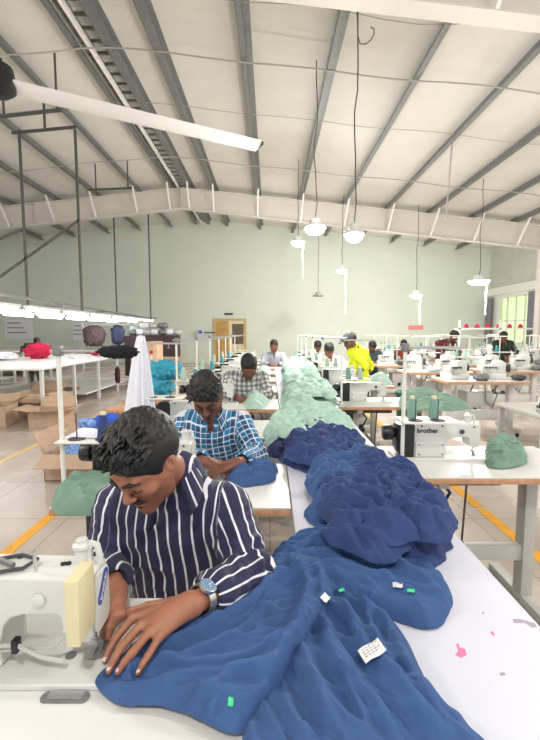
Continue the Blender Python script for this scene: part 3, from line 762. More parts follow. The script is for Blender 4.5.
Tp=sewing_table((TL,left_rows[1],0),lname[1],True)
Mp=machine((-.364,left_rows[1]+.30,TZ),mname[1])
Mb=machine((-.364,left_rows[2]+.30,TZ),mname[2],beige=True)
Sp=thread_stand((-.893+.05,left_rows[1]+.1,TZ),'pale thread stand left of the striped-shirt man, black cloth over its bar',pins=(.06,.17))
Sp.location.x=-.845
T2=copy_tree(Tp);T2.location=(TL,left_rows[2],0);T2['label']=lname[2]
S2=thread_stand((-.845,left_rows[2]+.12,TZ),'thread stand draped with a hanging white cloth')
for k in range(3,10):
    t=copy_tree(Tp);t.location=(TL,left_rows[k],0);t['label']=lname[k]
    m=copy_tree(Mb if k in (4,7) else Mp);m.location=(-.364,left_rows[k]+.30,TZ);m['label']=mname[k]
    s=copy_tree(Sp);s.location=(-.845,left_rows[k]+.12,TZ);s['label']='thread stand on the %s table of the left row from the front'%('','','','fourth','fifth','sixth','seventh','eighth','ninth','tenth')[k]
# right row beside the long table
TR=.635
right_rows=[1.915,3.8,5.25,6.5,7.7,8.9,10.1]
on=['nearest','second','third','fourth','fifth','sixth','seventh']
Mr=machine((TR+.475,2.25,TZ),'large white sewing machine with black lettering on the near right table',logo=True)
for k,y in enumerate(right_rows):
    t=copy_tree(Tp);t.location=(TR,y,0);t['label']=('near right sewing table with the lettered machine and green cloth' if k==0 else '%s sewing table from the front in the row right of the long table'%on[k])
    if k:
        m=copy_tree(Mp);m.location=(TR+.475,y+.28,TZ);m['label']='sewing machine on the %s table of the row right of the long table'%on[k]
    s=copy_tree(Sp);s.location=(TR+.035 if k else .655,y+.10+(.02 if k==0 else 0),TZ);s['label']=('tall thread stand left of the lettered sewing machine' if k==0 else 'thread stand on the %s table of the row right of the long table'%on[k])
# cones on trays
def cones(x,y,items,where):
    for q,(dx,mm,c_) in enumerate(items):
        cone((x+dx,y,TZ+.2505),mm,'%s thread cone %s, %s'%(c_,where,'left one' if q==0 and len(items)>1 else ('right one' if len(items)>1 else 'alone on its tray')),s=.78)
def scale_to(o,s): pass
cones(-.845,left_rows[1]+.1,[(.17,M_coneblue,'dark blue')],'beside the striped-shirt man')
cones(.655,2.09,[(.06,M_conegreen,'sage green'),(.17,M_conegreen,'sage green')],'above the lettered sewing machine')
for k in (3,4,5,6): cones(-.845,left_rows[k]+.12,[(.06,M_mint,'pale green'),(.17,M_coneteal,'teal')],'on the %s thread stand of the left row'%('','','','fourth','fifth','sixth','seventh')[k])
for k in (1,2,3,4): cones(TR+.035,right_rows[k]+.10,[(.06,M_conegreen if k!=2 else M_mint,'green'),(.17,M_mint,'pale green')],'on the %s thread stand right of the long table'%on[k])
# box-like machines further right: overlock units on tables
def overlock(loc,label,rz=0):
    r=empty('overlock_machine',loc,rz,label,'overlock machine','overlock machines at the right')
    MB().box(-.16,.16,-.12,.12,0,.09).build('base',M_white,r,bevel=.012)
    MB().prism([(-.15,.09),(.15,.09),(.15,.24),(.10,.27),(-.02,.27),(-.04,.2),(-.15,.19)],-.08,.08).build('head',M_white,r,bevel=.012)
    MB().lathe((.16,0,.16),[(.03,0),(.06,.01),(.06,.05),(.02,.055)],18,'x').build('handwheel',M_dark,r,smooth=True)
    t=MB()
    for x in (-.1,-.06,-.02,.02): t.cyl((x,-.081,.17),(x,-.11,.17),.012,n=10)
    t.build('tension_knobs',M_black,r)
    n=MB();n.cyl((-.1,-.09,.09),(-.1,-.09,.15),.006,n=8);n.box(-.15,-.03,-.16,-.08,.085,.095);n.build('needle_plate',M_steel,r)
    th=MB()
    for x in (-.12,-.04,.05): th.tube([(x,-.08,.17),(x-.02,-.1,.12),(x+.03,-.05,.27),(x,.0,.45)],.0025,5)
    th.build('threads',M_conegreen,r,smooth=True)
    return r
def rack_stand(loc,label,w=.5,h=.6):
    r=empty('cone_rack',loc,0,label,'cone rack','cone racks at the right')
    MB().cyl((0,0,0),(0,0,h),.010,n=10).build('pole',M_pole,r,smooth=True)
    MB().box(-w/2,w/2,-.01,.01,h-.01,h+.01).build('top_bar',M_pole,r)
    MB().box(-w/2,w/2,-.08,.08,.3,.312).build('tray',M_pole,r)
    m=MB()
    for i in range(4): x=-w*.36+i*w*.24;m.cyl((x,0,.312),(x,0,.42),.0035,n=6)
    m.build('pins',M_dark,r)
    return r
def machine_table(loc,w,label,castors=True):
    r=empty('machine_table',loc,0,label,'table','machine tables at the right')
    MB().box(0,w,0,.6,TZ-.006,TZ).build('tabletop',M_lam,r)
    MB().box(0,w,0,.6,TZ-.045,TZ-.006).build('edge_board',M_wood,r,bevel=.004)
    for x in (.12,w-.12):
        l=MB().box(x-.04,x+.04,.24,.34,.1,TZ-.045).build('leg',M_white,r,bevel=.004)
        MB().box(x-.035,x+.035,.02,.58,.06,.11).build('foot',M_white,l,bevel=.004)
        for yy in (.06,.54): MB().lathe((x-.015,yy,.031),[(.01,0),(.03,.004),(.03,.026),(.01,.03)],14,'x').build('castor',M_black,l,smooth=True)
    MB().box(.12,w-.12,.26,.32,.2,.34).build('stretcher',M_white,r,bevel=.004)
    MB().box(w*.3,w*.62,.15,.45,.42,.62).build('motor_box',M_leg,r,bevel=.01)
    m=MB();m.tube([(w*.4,.2,.74),(w*.35,.2,.6),(w*.45,.18,.48),(w*.6,.18,.5),(w*.68,.2,.7)],.012,8);m.tube([(w*.5,.12,.74),(w*.52,.12,.5),(w*.6,.12,.4),(w*.66,.12,.6)],.01,8);m.build('hoses',M_galv,r,smooth=True)
    return r
spots=[(2.45,5.75,1.15,'nearest on castors'),(2.3,7.1,1.1,'second nearest'),(3.75,7.3,1.1,'third nearest, right edge'),
 (2.2,8.5,1.1,'third rank, left'),(3.6,8.7,1.1,'third rank, middle'),(5.1,8.6,1.1,'third rank, right'),
 (2.1,10.1,1.1,'fourth rank, leftmost'),(3.5,10.2,1.1,'fourth rank, second'),(5.0,10.2,1.1,'fourth rank, third'),(6.4,10.3,1.1,'fourth rank, rightmost'),
 (3.0,12.2,1.2,'far rank, left'),(4.7,12.3,1.2,'far rank, middle'),(6.4,12.4,1.2,'far rank, right')]
mt0=None;ov0=None;rk0=None
for i,(x,y,w,l) in enumerate(spots):
    t=machine_table((x,y,0),w,'machine table '+l) if mt0 is None else copy_tree(mt0); mt0=mt0 or t
    t.location=(x,y,0);t['label']='wood-edged machine table at the right: '+l
    for q,dx in enumerate((.24,.82)):
        o=overlock((0,0,0),'x') if ov0 is None else copy_tree(ov0);ov0=ov0 or o
        o.location=(x+dx,y+.34+.03*q,TZ);o.rotation_euler=(0,0,(.3,-.4,.2,0)[(i+q)%4]);o['label']='white overlock machine, %s one on the right-hand table %s'%(('left','right')[q],l)
    s=rack_stand((0,0,0),'x') if rk0 is None else copy_tree(rk0);rk0=rk0 or s
    s.location=(x+.53,y+.53,TZ);s['label']='cone rack on the right-hand table '+l
    for q,dx in enumerate((-.18,-.06)):
        cm=(M_conegreen,M_mint,M_white,M_coneteal)[(i+q)%4];cn=('green','pale green','white','teal')[(i+q)%4]
        if i<10: cone((x+.53+dx,y+.53,TZ+.3125),cm,'%s cone on the rack of right-hand table %s; %s cone'%(cn,l,('left','right')[q]),'cones on the right racks',.8)
# low grey bench at right edge with scrap
b=empty('grey_bench',(3.0,4.55,0),0,'low grey metal bench with machine parts at the right edge','bench')
MB().box(0,1.5,0,1.0,.50,.54).build('top',M_leg,b,bevel=.006)
for x in (.06,1.44):
    for y in (.06,.94): MB().box(x-.03,x+.03,y-.03,y+.03,0,.5).build('leg',M_leg,b)
random.seed(3)
for i in range(9):
    x=3.12+.16*i;y=4.75+.25*(i%3);m=MB();m.cyl((0,0,0.0),(0,0,.05+.03*(i%3)),.045-.01*(i%2),n=14);m.box(-.06,.06,-.02,.02,.02,.045);m.cyl((-.03,-.03,.04),(.05,.04,.09),.012,n=8)
    o=m.build('machine_part',(M_steel,M_dark,M_white)[i%3]);o.location=(x,y,.541);tag(o,'loose %s machine part on the low grey bench at the right edge'%('steel','dark','white')[i%3],'machine part','machine parts on the grey bench')
# green bin beneath right tables
g=empty('green_bin',(2.22,6.62,0),0,'dark green sack-like bin standing under the tables at the right','bin')
MB().lathe((.0,0,0),[(.17,0),(.19,.1),(.2,.35),(.21,.5),(.2,.5),(.18,.1)],20).build('body',mat('bin_green',lin(20,95,70),.6,noise=.2),g,smooth=True)
MB().lathe((.0,0,0),[(.205,.48),(.225,.49),(.225,.52),(.205,.53)],20).build('rim',mat('bin_green',(0,0,0)),g,smooth=True)
# shelf with red spools before window
sh=empty('wall_shelf',(8.3,15.6,0),0,'white shelf frame with red cones in front of the window','shelf')
MB().box(-1.4,1.6,-.2,.2,1.56,1.62).build('board',M_white,sh)
MB().box(-1.4,1.6,-.2,.2,.8,.84).build('board',M_white,sh)
for x in (-1.37,.1,1.57): MB().box(x-.03,x+.03,-.2,-.14,0,1.9).build('post',M_white,sh)
for i in range(6):
    o=MB().lathe((0,0,0),[(.07,0),(.09,.02),(.05,.13),(.03,.14)],14).build('red_cone',M_red,smooth=True);o.location=(7.25+i*.4,15.6,1.6215);tag(o,'red thread cone on the shelf before the window, %s from the left'%('first','second','third','fourth','fifth','sixth')[i],'thread cone','red cones on the window shelf')
for k,y in enumerate((16.15,19.4)):
    m=MB();n=9
    vs=[];
    for i in range(n*2+1): vs.append((XW-.16+.03*math.sin(i*1.9),y+i*.03))
    m.prism(vs+[(a-.012,b_) for a,b_ in vs[::-1]],.9,3.05,'xy')
    tag(m.build('curtain',mat('curtain_grey',(.22,.22,.24),.9)),('near','far')[k]+' dark grey curtain beside the window on the right wall','curtain')
# ================================================================== LEFT BACKGROUND
ctb=empty('cutting_table',(-4.95,9.2,0),0,'long white cutting table with a low shelf under the fluorescent lights','table')
MB().box(-1.15,1.2,-2.35,2.4,.84,.87).build('tabletop',M_lam,ctb,bevel=.004)
MB().box(-1.1,1.15,-.6,2.35,.18,.21).build('lower_shelf',M_lam,ctb)
for y in np.arange(-2.25,2.4,1.15):
    for x in (-1.1,1.15): MB().box(x-.025,x+.025,y-.025,y+.025,0,.84).build('leg',M_white,ctb)
ct2=copy_tree(ctb);ct2.location=(-8.45,9.6,0);ct2['label']='second long white cutting table at the left edge of the view'
ct3=copy_tree(ctb);ct3.location=(-9.1,14.6,0);ct3['label']='farther white cutting table before the garment rack'
def carton(loc,w,d,h,rz,label,flaps=(1,1,1,1)):
    r=empty('cardboard_box',loc,rz,label,'box','open cardboard boxes')
    t=.006
    m=MB().box(-w/2,w/2,-d/2,-d/2+t,0,h);m.box(-w/2,w/2,d/2-t,d/2,0,h);m.box(-w/2,-w/2+t,-d/2,d/2,0,h);m.box(w/2-t,w/2,-d/2,d/2,0,h);m.box(-w/2,w/2,-d/2,d/2,0,.008)
    m.build('body',M_card,r)
    fl=[((-w/2,-d/2),(w/2,-d/2),(0,-1)),((-w/2,d/2),(w/2,d/2),(0,1)),((-w/2,-d/2),(-w/2,d/2),(-1,0)),((w/2,-d/2),(w/2,d/2),(1,0))]
    for (a,b_,nn),f in zip(fl,flaps):
        if not f: continue
        L_=min(w,d)*.48;el=f*.6
        dx,dy,dz=nn[0]*L_*math.cos(el),nn[1]*L_*math.cos(el),L_*math.sin(el)
        P=[Vector((a[0],a[1],h)),Vector((b_[0],b_[1],h)),Vector((b_[0]+dx,b_[1]+dy,h+dz)),Vector((a[0]+dx,a[1]+dy,h+dz))]
        nrm=(P[1]-P[0]).cross(P[3]-P[0]).normalized()*t
        m=MB().add(P+[p+nrm for p in P],[(0,1,2,3),(7,6,5,4),(0,4,5,1),(1,5,6,2),(2,6,7,3),(3,7,4,0)]);m.build('flap',M_card,r)
    return r
carton((-1.95,4.27,0),.56,.46,.27,0,'open cardboard box full of blue printed cloth behind the left thread stand',(-.6,1.9,1.9,.3))
carton((-3.45,6.55,0),.52,.45,.26,.12,'low open cardboard box nearest on the floor at left',(.35,1.2,.3,.5))
carton((-4.1,7.35,0),.62,.5,.42,-.1,'tall open cardboard box behind the low one at left',(-.9,1.0,-.3,-.6))
carton((-4.35,6.55,0),.5,.5,.34,.2,'cardboard box cut by the left edge of the view',(1.0,.7,-.5,.9))
carton((-3.2,12.75,0),.9,.5,.5,0,'wide cardboard box on the floor beneath the garment rack',(1.6,1.6,1.6,1.6))
# hanging garment rack
gr=empty('garment_rack',(-6.0,16.2,0),0,'garment rack with hanging clothes behind the cutting tables','rack')
for x in (-1.2,1.2): MB().box(x-.03,x+.03,-.03,.03,0,1.8).build('post',M_white,gr)
MB().box(-1.2,1.2,-.02,.02,1.74,1.79).build('rail',M_white,gr)
MB().box(-1.2,1.2,-.25,.25,.5,.53).build('shelf',M_white,gr)
def blob(name,c,r,m_,label,cat,seed=0,amp=.25,group=None,n=40,fz=3.0):
    u=np.linspace(0,2*PI,n,endpoint=False);v=np.linspace(.02,PI-.02,n//2)
    U,V_=np.meshgrid(u,v);P=np.stack([np.cos(U)*np.sin(V_),np.sin(U)*np.sin(V_),np.cos(V_)],-1)
    s=np.sign(P)*np.abs(P)**.8
    d=1+amp*(1.6*np.abs(noise3(P[...,0]*fz+seed,P[...,1]*fz,P[...,2]*fz*.7,seed))+.7*np.abs(noise3(P[...,0]*fz*2.3,P[...,1]*fz*2.3+seed,P[...,2]*fz*2,seed+1))-.5)
    Q_=s*d[...,None]*np.array(r)
    Q_[...,2]=np.maximum(Q_[...,2],-r[2])
    V1=Q_.reshape(-1,3)+np.array(c);nv,nu=U.shape
    F=[];idx=np.arange(nv*nu).reshape(nv,nu)
    a=idx[:-1];b_=idx[1:];F=np.stack([a,b_,np.roll(b_,-1,1),np.roll(a,-1,1)],-1).reshape(-1,4)
    o=np_obj(name,V1,F,m_,loc=tuple(c));return tag(o,label,cat,group)
blob('hanging_dress',(-6.75,16.2,1.32),(.40,.25,.40),M_floral,'bulky grey-pink floral clothes hanging on the garment rack','clothes',3)
blob('hanging_shirt',(-5.85,16.2,1.36),(.24,.16,.38),mat('denim_check',lin(70,80,110),.9,noise=.5,nscale=18),'dark blue checked shirt hanging on the garment rack','clothes',4)
blob('hanging_shirt',(-5.25,16.2,1.36),(.2,.14,.36),mat('pale_teal_cloth',lin(170,200,195),.9),'pale teal shirt hanging on the garment rack','clothes',5)
blob('dark_bundle',(-6.3,16.1,.685),(.75,.22,.15),M_blackcl,'dark bundle of clothes on the shelf of the garment rack','clothes',6)
blob('red_garment_pile',(-5.30,9.6,1.03),(.24,.22,.16),M_red,'tall pile of red and white garments on the cutting table','clothes pile',8,.4)
blob('red_garment_pile',(-4.3,10.9,.93),(.35,.2,.06),M_red,'low flat pile of red garments at the far end of the cutting table','clothes pile',9,.4)
blob('white_garment_pile',(-5.85,9.0,.95),(.35,.3,.085),M_whitecl,'white crumpled cloth at the left of the cutting table','clothes pile',10,.4)
blob('dark_cloth',(-3.72,10.2,.42),(.05,.1,.20),mat('maroon_dark',(.05,.012,.02),.9),'small dark maroon cloth hanging from the cutting table leg','cloth',12)
for i,(x,y) in enumerate(((-4.2,8.3),(-4.35,9.1),(-4.6,7.7))):
    blob('folded_cloth',(x,y,.24),(.18,.13,.03),(M_whitecl,M_floral,M_whitecl)[i],('white folded cloth nearest','patterned folded cloth farther','white folded cloth leftmost')[i]+' on the low shelf of the cutting table','cloth',20+i,.3,n=24)
# dark cabinet with packs on top, wooden shelf
cb=empty('dark_cabinet',(-4.05,14.2,0),0,'dark brown cabinet against the mint wall, packages on top','cabinet')
M_cab=mat('dark_cabinet_wood',(.035,.015,.014),.5)
MB().box(-.75,.95,-.35,.35,.03,1.35).build('body',M_cab,cb,bevel=.01)
for x in (-.72,.13): 
    dd=MB().box(x,x+.8,-.37,-.352,.1,1.3).build('door',M_cab,cb,bevel=.004); MB().cyl((x+(.74 if x<0 else .06),-.372,.7),(x+(.74 if x<0 else .06),-.40,.7),.02,n=10).build('knob',M_steel,dd)
for i in range(7):
    blob('package',(-4.6+.25*i,14.2,1.46+.0*i),(.15,.2,.11),(M_galv,M_whitecl,M_leg,M_whitecl)[i%4],'%s wrapped package on the dark cabinet, %s from the left'%(('grey','white','pale grey','white')[i%4],('first','second','third','fourth','fifth','sixth','seventh')[i]),'package',30+i,.2,'packages on the dark cabinet',24)
for i in range(3):
    blob('package',(-4.2+.3*i,14.2,1.68),(.16,.18,.10),(M_whitecl,M_leg,M_galv)[i],'%s package on the upper layer on the dark cabinet'%('white','pale grey','grey')[i],'package',40+i,.2,'packages on the dark cabinet',24)
sr=empty('pattern_rack',(-3.05,11.2,0),0,'narrow tan wooden rack of paper rolls beside the dark cabinet','rack')
MB().box(-.18,.12,-.3,.3,.02,1.22).build('frame',mat('tan_wood',lin(214,180,150),.6,noise=.1),sr,bevel=.006)
for i in range(7): 
    MB().lathe((-.03,-.301,.2+.15*i),[(.045,0),(.045,-.02),(.02,-.022)],14,'y').build('roll_end',(M_card,M_whitecl,M_red)[i%3],sr)
# side table with teal pile and a rack pole
sd=empty('side_table',(-1.22,4.45,0),0,'small wood-topped table at the left holding the teal cloth pile','table')
MB().box(-.28,.3,-.22,.22,.74,.77).build('tabletop',M_wood,sd,bevel=.004)
for x in (-.24,.26):
    for y in (-.18,.18): MB().box(x-.02,x+.02,y-.02,y+.02,0,.74).build('leg',M_leg,sd)
for i,(dx,dy,r_,z) in enumerate(((-.05,0,(.19,.15,.11),.88),(.07,.02,(.16,.13,.1),1.06))):
    blob('teal_cloth_bundle',(-1.2+dx,4.47+dy,z),r_,M_teal,('lower','upper')[i]+' bright teal cloth bundle on the small wooden table','cloth bundle',50+i,.45,n=60,fz=4)
# low wooden bench pieces behind near left people
for i,(x,y,w,l) in enumerate(((-1.95,5.9,.7,'low tan wooden bench behind the blue cloth box'),)):
    b=empty('wooden_bench',(x,y,0),0,l,'bench')
    MB().box(-w/2,w/2,-.2,.2,.36,.4).build('seat',M_wood,b,bevel=.005)
    for q in (-1,1): MB().box(q*w*.4-.03,q*w*.4+.03,-.18,.18,0,.36).build('leg',M_wood,b)

random.seed(21)
bn=[]
for i,(x,y,w,l) in enumerate(spots):
    for q in range(2):
        mm,nm=((M_galv,'grey'),(M_dark,'black'),(M_whitecl,'white'),(M_mint,'pale green'),(M_leg,'light grey'),(mat('maroon_dark',(0,0,0)),'maroon'),(M_brb_,'blue'))[(i*2+q)%7] if False else ((M_galv,'grey'),(M_dark,'black'),(M_whitecl,'white'),(M_mint,'pale green'),(M_leg,'light grey'))[(i*2+q)%5]
        blob('cloth_bundle',(x+.52+.0*q if q==0 else x+w-.10,y+(.12 if q==0 else .14),TZ+.0455),(.11,.08,.045) if q==0 else (.08,.10,.045),mm,'%s cloth bundle at the %s of the right-hand table %s'%(nm,('middle','right end')[q],l),'cloth bundle',200+i*2+q,.4,'cloth bundles on the right-hand tables',24,4)
# ================================================================== CLOTH ON THE TABLES
def T(pts,z=.80): return [tuple(WZ(a,b,z))[:2] for a,b in pts]
def lay(name,pix,z0,h,m,zz=.82,strokes=(),**k):
    st_=[(T(p,zz),w,a) for p,w,a in strokes]
    return heap(name,T(pix,zz),z0,h,m,strokes=st_,**k)
CT=.7935
kn_=[WZ(133,618,.862),WZ(141,625,.864),WZ(150,631,.860),WZ(159,637,.852)];pp_=[WZ(116,638,.842),WZ(122,646,.848),WZ(132,653,.846),WZ(148,656,.838)];tp_=[WZ(105,661,.813),WZ(109,671,.817),WZ(118,672,.820),WZ(138,673,.820)]
PRESS=[(a,b) for a,b in zip(kn_,pp_)]+[(a,b) for a,b in zip(pp_,tp_)]+[(WZ(196,602,.855),k) for k in kn_]
# garment being stitched: from the needle to the long table
lay('blue_garment',[(95,684),(97,672),(120,655),(150,625),(185,612),(240,590),(262,560),(300,556),(338,575),(340,600),(318,640),(300,668),(275,700),(243,736),(215,724),(180,708),(150,700),(118,702)],.8025,.022,M_blue,zz=.81,press=PRESS,seed=3,res=.003,edge=.016,folds=.027,fine=1.3,hmap=lambda X,Y:np.clip((X+.27)/.26,.05,1),layer=.1,fs=24,aniso=5,ang=.25,edgen=.004,
 strokes=[([(100,686),(150,690),(215,700),(262,712)],.010,.010),([(104,676),(160,672),(220,655),(285,610)],.009,.016),([(120,668),(180,672),(240,668),(290,650)],.008,.014),
  ([(140,655),(200,640),(250,612),(290,580)],.010,.018),([(165,640),(215,625),(255,600)],.008,.014),([(150,690),(200,682),(250,685),(282,668)],.007,.014),([(290,570),(310,600),(296,650),(262,705)],.018,.022),([(318,575),(322,610),(300,655)],.012,.016)],
 label='blue garment under the striped-shirt man\'s hand, small green sticker near its front edge',cat='garment',group=None)
lay('blue_garment',[(240,745),(240,722),(262,690),(286,650),(312,610),(330,585),(352,592),(372,600),(392,612),(408,630),(420,655),(430,680),(446,700),(470,722),(500,750),(520,800),(300,800)],CT,.028,M_blue,zz=.82,seed=9,res=.003,edge=.014,folds=.027,fine=1.3,layer=.15,fs=24,aniso=5.5,ang=-.95,edgen=.004,
 strokes=[([(318,612),(330,650),(362,700),(400,745)],.012,.020),([(340,606),(356,640),(390,690),(440,745)],.011,.020),([(300,650),(312,690),(330,745)],.013,.020),([(376,610),(392,640),(414,690),(440,720)],.014,.018),([(360,600),(378,650),(404,700)],.009,.014),([(318,640),(345,690),(372,745)],.008,.014),([(282,700),(296,730),(310,760)],.010,.014)],
 label='blue garment spreading toward the camera, large white care label on it',cat='garment')
lay('blue_garment',[(262,572),(270,548),(296,530),(330,524),(365,533),(400,545),(428,556),(446,572),(454,592),(448,612),(432,622),(408,616),(380,606),(352,598),(330,592),(300,590),(275,592)],CT,.028,M_blue,zz=.82,seed=15,res=.003,edge=.014,folds=.024,fine=1.3,layer=.15,fs=24,aniso=5,ang=-.30,edgen=.004,
 strokes=[([(280,556),(320,545),(370,556),(420,580),(445,600)],.012,.016),([(290,572),(330,566),(380,580),(425,605)],.010,.014),([(300,540),(350,538),(400,556)],.009,.010),([(300,582),(340,580),(380,592)],.010,.016)],
 label='rounded blue garment lying behind the one with the large care label',cat='garment')
# the big heap of blue garments
random.seed(11)
def mound(name,pix,h,m,n,seed,zz,label,group,size=.5,res=.0048,**k):
    base_=T(pix,zz);c=np.array(base_).mean(0)
    lay_kw=dict(res=res,edge=.05,folds=.062,fs=22,aniso=3,edgen=.02,layer=.45,sim=14,ac=1.22,al=1.08,turn=.8,clampr=.016,stiff=.025,fine=1,cat='garment',group=group,label=label);lay_kw.update(k)
    heap(name,base_,CT,h*.80,m,seed=seed,ang=random.uniform(-1,1),**lay_kw)
    P_=np.array(base_)
    for i in range(n):
        a_=2*PI*(i+.3)/n+random.uniform(-.3,.3);t=random.uniform(.25,.52)
        b_=P_[int((a_/(2*PI))*len(P_))%len(P_)];o=c+(b_-c)*t
        R_x=abs(P_[:,0]-c[0]).max()*size*random.uniform(.8,1.15);R_y=abs(P_[:,1]-c[1]).max()*size*random.uniform(.8,1.15);w=random.uniform(0,3)
        pl=[(o[0]+R_x*math.cos(q)*(1+.25*math.sin(3*q+w)),o[1]+R_y*math.sin(q)*(1+.22*math.cos(2*q+w))) for q in np.linspace(0,2*PI,9)[:-1]]
        dist=np.hypot((o[0]-c[0])/abs(P_[:,0]-c[0]).max(),(o[1]-c[1])/abs(P_[:,1]-c[1]).max())
        lift=h*(.62*math.sqrt(max(0,1-min(1,dist)**2)))+.004*i
        kw=dict(lay_kw);kw['edge']=.035
        heap(name,pl,CT+lift,h*.22,m,seed=seed+1+i,ang=random.uniform(-1.5,1.5),**kw)
mound('blue_garment',[(322,540),(318,528),(334,500),(328,486),(350,466),(380,458),(420,462),(436,485),(452,510),(450,530),(440,545),(415,552),(385,546),(350,545)],.115,M_navy,7,21,.86,'one of the crumpled dark blue garments in the big pile on the long table','garments of the big dark blue pile',res=.0042)
mound('blue_garment',[(300,505),(310,490),(330,480),(326,462),(352,445),(374,448),(396,462),(392,478),(360,492),(345,512),(322,515)],.085,M_blue,4,41,.85,'one of the medium blue garments stretched behind the dark blue pile','garments between the blue piles',res=.005)
mound('blue_garment',[(276,452),(282,434),(298,424),(322,418),(352,425),(366,438),(360,455),(345,466),(335,480),(315,472),(300,458)],.085,M_navy,5,61,.85,'one of the dark blue garments in the farthest blue pile','garments of the farthest blue pile',res=.006)
# striped dark garment hanging over the left edge of the long table
lay('green_garment',[(330,512),(328,498),(336,484),(346,474),(352,480),(344,494),(340,510)],.875,.018,M_green,zz=.9,seed=35,res=.004,edge=.02,folds=.015,fs=22,label='small green scrap tucked into the blue pile',cat='garment')
lay('green_garment',[(346,452),(352,441),(366,443),(385,452),(396,462),(384,466),(362,461)],CT,.022,M_green,zz=.81,seed=37,res=.005,edge=.03,folds=.02,fs=18,aniso=2,label='flat green garment on the right side of the long table before the lettered machine',cat='garment')
mound('green_garment',[(266,438),(262,424),(276,412),(296,405),(322,400),(344,408),(352,420),(340,428),(318,424),(296,428),(282,440)],.085,M_mint,4,81,.85,'one of the pale green garments touching the farthest dark blue pile','pale green garments, near pile',res=.008)
mound('green_garment',[(281,398),(281,385),(285,374),(295,370),(312,368),(326,376),(338,388),(336,397),(312,396),(295,400)],.15,M_mint,5,91,.90,'one of the pale green garments in the tall pile halfway along the long table','pale green garments, tall pile',res=.012,fs=11,folds=.05,edge=.1)
mound('green_garment',[(282,372),(282,362),(288,354),(302,352),(314,360),(322,370),(308,373),(296,372)],.20,M_mint,3,101,.95,'one of the pale green garments in the farthest pile on the long table','pale green garments, farthest pile',res=.02,fs=7,folds=.07,edge=.2)
# cloth on the sewing tables
lay('blue_cloth',[(222,476),(232,468),(245,464),(262,460),(276,458),(279,468),(276,476),(258,480),(238,482)],TZ+.0015,.028,M_blue,zz=.82,seed=61,res=.005,edge=.022,folds=.038,fs=24,fine=1.3,layer=.6,stiff=.012,ac=1.25,aniso=2.5,edgen=.01,label='blue cloth being stitched by the man in the blue plaid shirt',cat='garment')
lay('green_cloth',[(52,506),(50,494),(62,480),(84,474),(106,472),(128,480),(128,503),(100,506),(76,509)],TZ+.0015,.055,M_green,zz=.83,seed=67,res=.005,edge=.022,folds=.038,fs=24,fine=1.3,layer=.6,stiff=.012,ac=1.25,aniso=2.4,ang=.4,edgen=.015,lat=1.2,label='sage green cloth heap on the left front corner of the table behind the striped-shirt man',cat='garment')
lay('green_cloth',[(485,461),(484,448),(488,438),(500,434),(518,438),(528,450),(527,460),(512,463),(498,464)],TZ+.0015,.036,M_green,zz=.82,seed=71,res=.005,edge=.022,folds=.038,fs=24,fine=1.3,layer=.6,stiff=.012,ac=1.25,aniso=2.4,ang=-.4,edgen=.01,lat=1.2,label='bundled sage green cloth right of the lettered sewing machine',cat='garment')
lay('mint_cloth',[(243,404),(243,392),(252,386),(266,388),(270,398),(262,404)],TZ+.0015,.10,M_mint,zz=.84,seed=73,res=.009,edge=.08,folds=.04,fs=11,label='pale green cloth on the table of the checked-shirt man',cat='garment')
lay('mint_cloth',[(398,402),(400,390),(412,384),(432,385),(444,390),(468,396),(470,404),(440,405),(415,404)],TZ+.0015,.045,M_green,zz=.85,seed=79,res=.01,edge=.1,folds=.05,fs=9,label='long heap of green cloth on the second table right of the long table',cat='garment')
for k in (4,5,6):
    heap('mint_cloth',[(-.25,left_rows[k]+.12),(.02,left_rows[k]+.1),(.05,left_rows[k]+.42),(-.2,left_rows[k]+.48)],TZ+.0015,.12,M_mint,seed=80+k,res=.012,edge=.08,folds=.08,fs=9,label='pale green cloth on the %s table of the left row'%('','','','','fifth','sixth','seventh')[k],cat='garment')
for k in (2,3,4):
    heap('mint_cloth',[(1.25,right_rows[k]+.1),(1.6,right_rows[k]+.1),(1.62,right_rows[k]+.42),(1.3,right_rows[k]+.45)],TZ+.0015,.13,(M_mint,M_green,M_mint)[k-2],seed=90+k,res=.012,edge=.08,folds=.08,fs=9,label='pale green cloth on the %s table right of the long table'%on[k],cat='garment')
# blue printed cloth inside the carton
M_print=mat('blue_print',lin(120,150,215),.9,noise=.7,nscale=55)
M_brblue=mat('bright_blue',lin(50,95,205),.9,noise=.15,nscale=14)
heap('printed_cloth',[(-2.2,4.06),(-1.7,4.06),(-1.7,4.48),(-2.2,4.48)],.14,.19,M_print,seed=101,res=.010,edge=.08,folds=.06,fs=12,edgen=.0,label='blue and white printed cloth filling the open cardboard box at left',cat='cloth')
# cloths resting on the near thread-stand tray
zt=TZ+.2465
heap('white_cloth',[(-.835,1.70),(-.72,1.685),(-.60,1.695),(-.60,1.76),(-.70,1.775),(-.83,1.77)],zt,.022,M_whitecl,seed=103,res=.004,edge=.02,folds=.012,fs=22,edgen=.004,label='white cloth lying on the tray of the near left thread stand',cat='cloth')
blob('bright_blue_cloth',(-.70,1.79,zt+.052),(.050,.035,.03),M_brblue,'bright blue cloth on top of the white cloth on the near thread-stand tray','cloth',104,.3)
blob('pale_blue_cloth',(-.775,1.79,zt+.040),(.050,.035,.022),M_print,'pale blue cloth on the white cloth on the near thread-stand tray','cloth',105,.3)
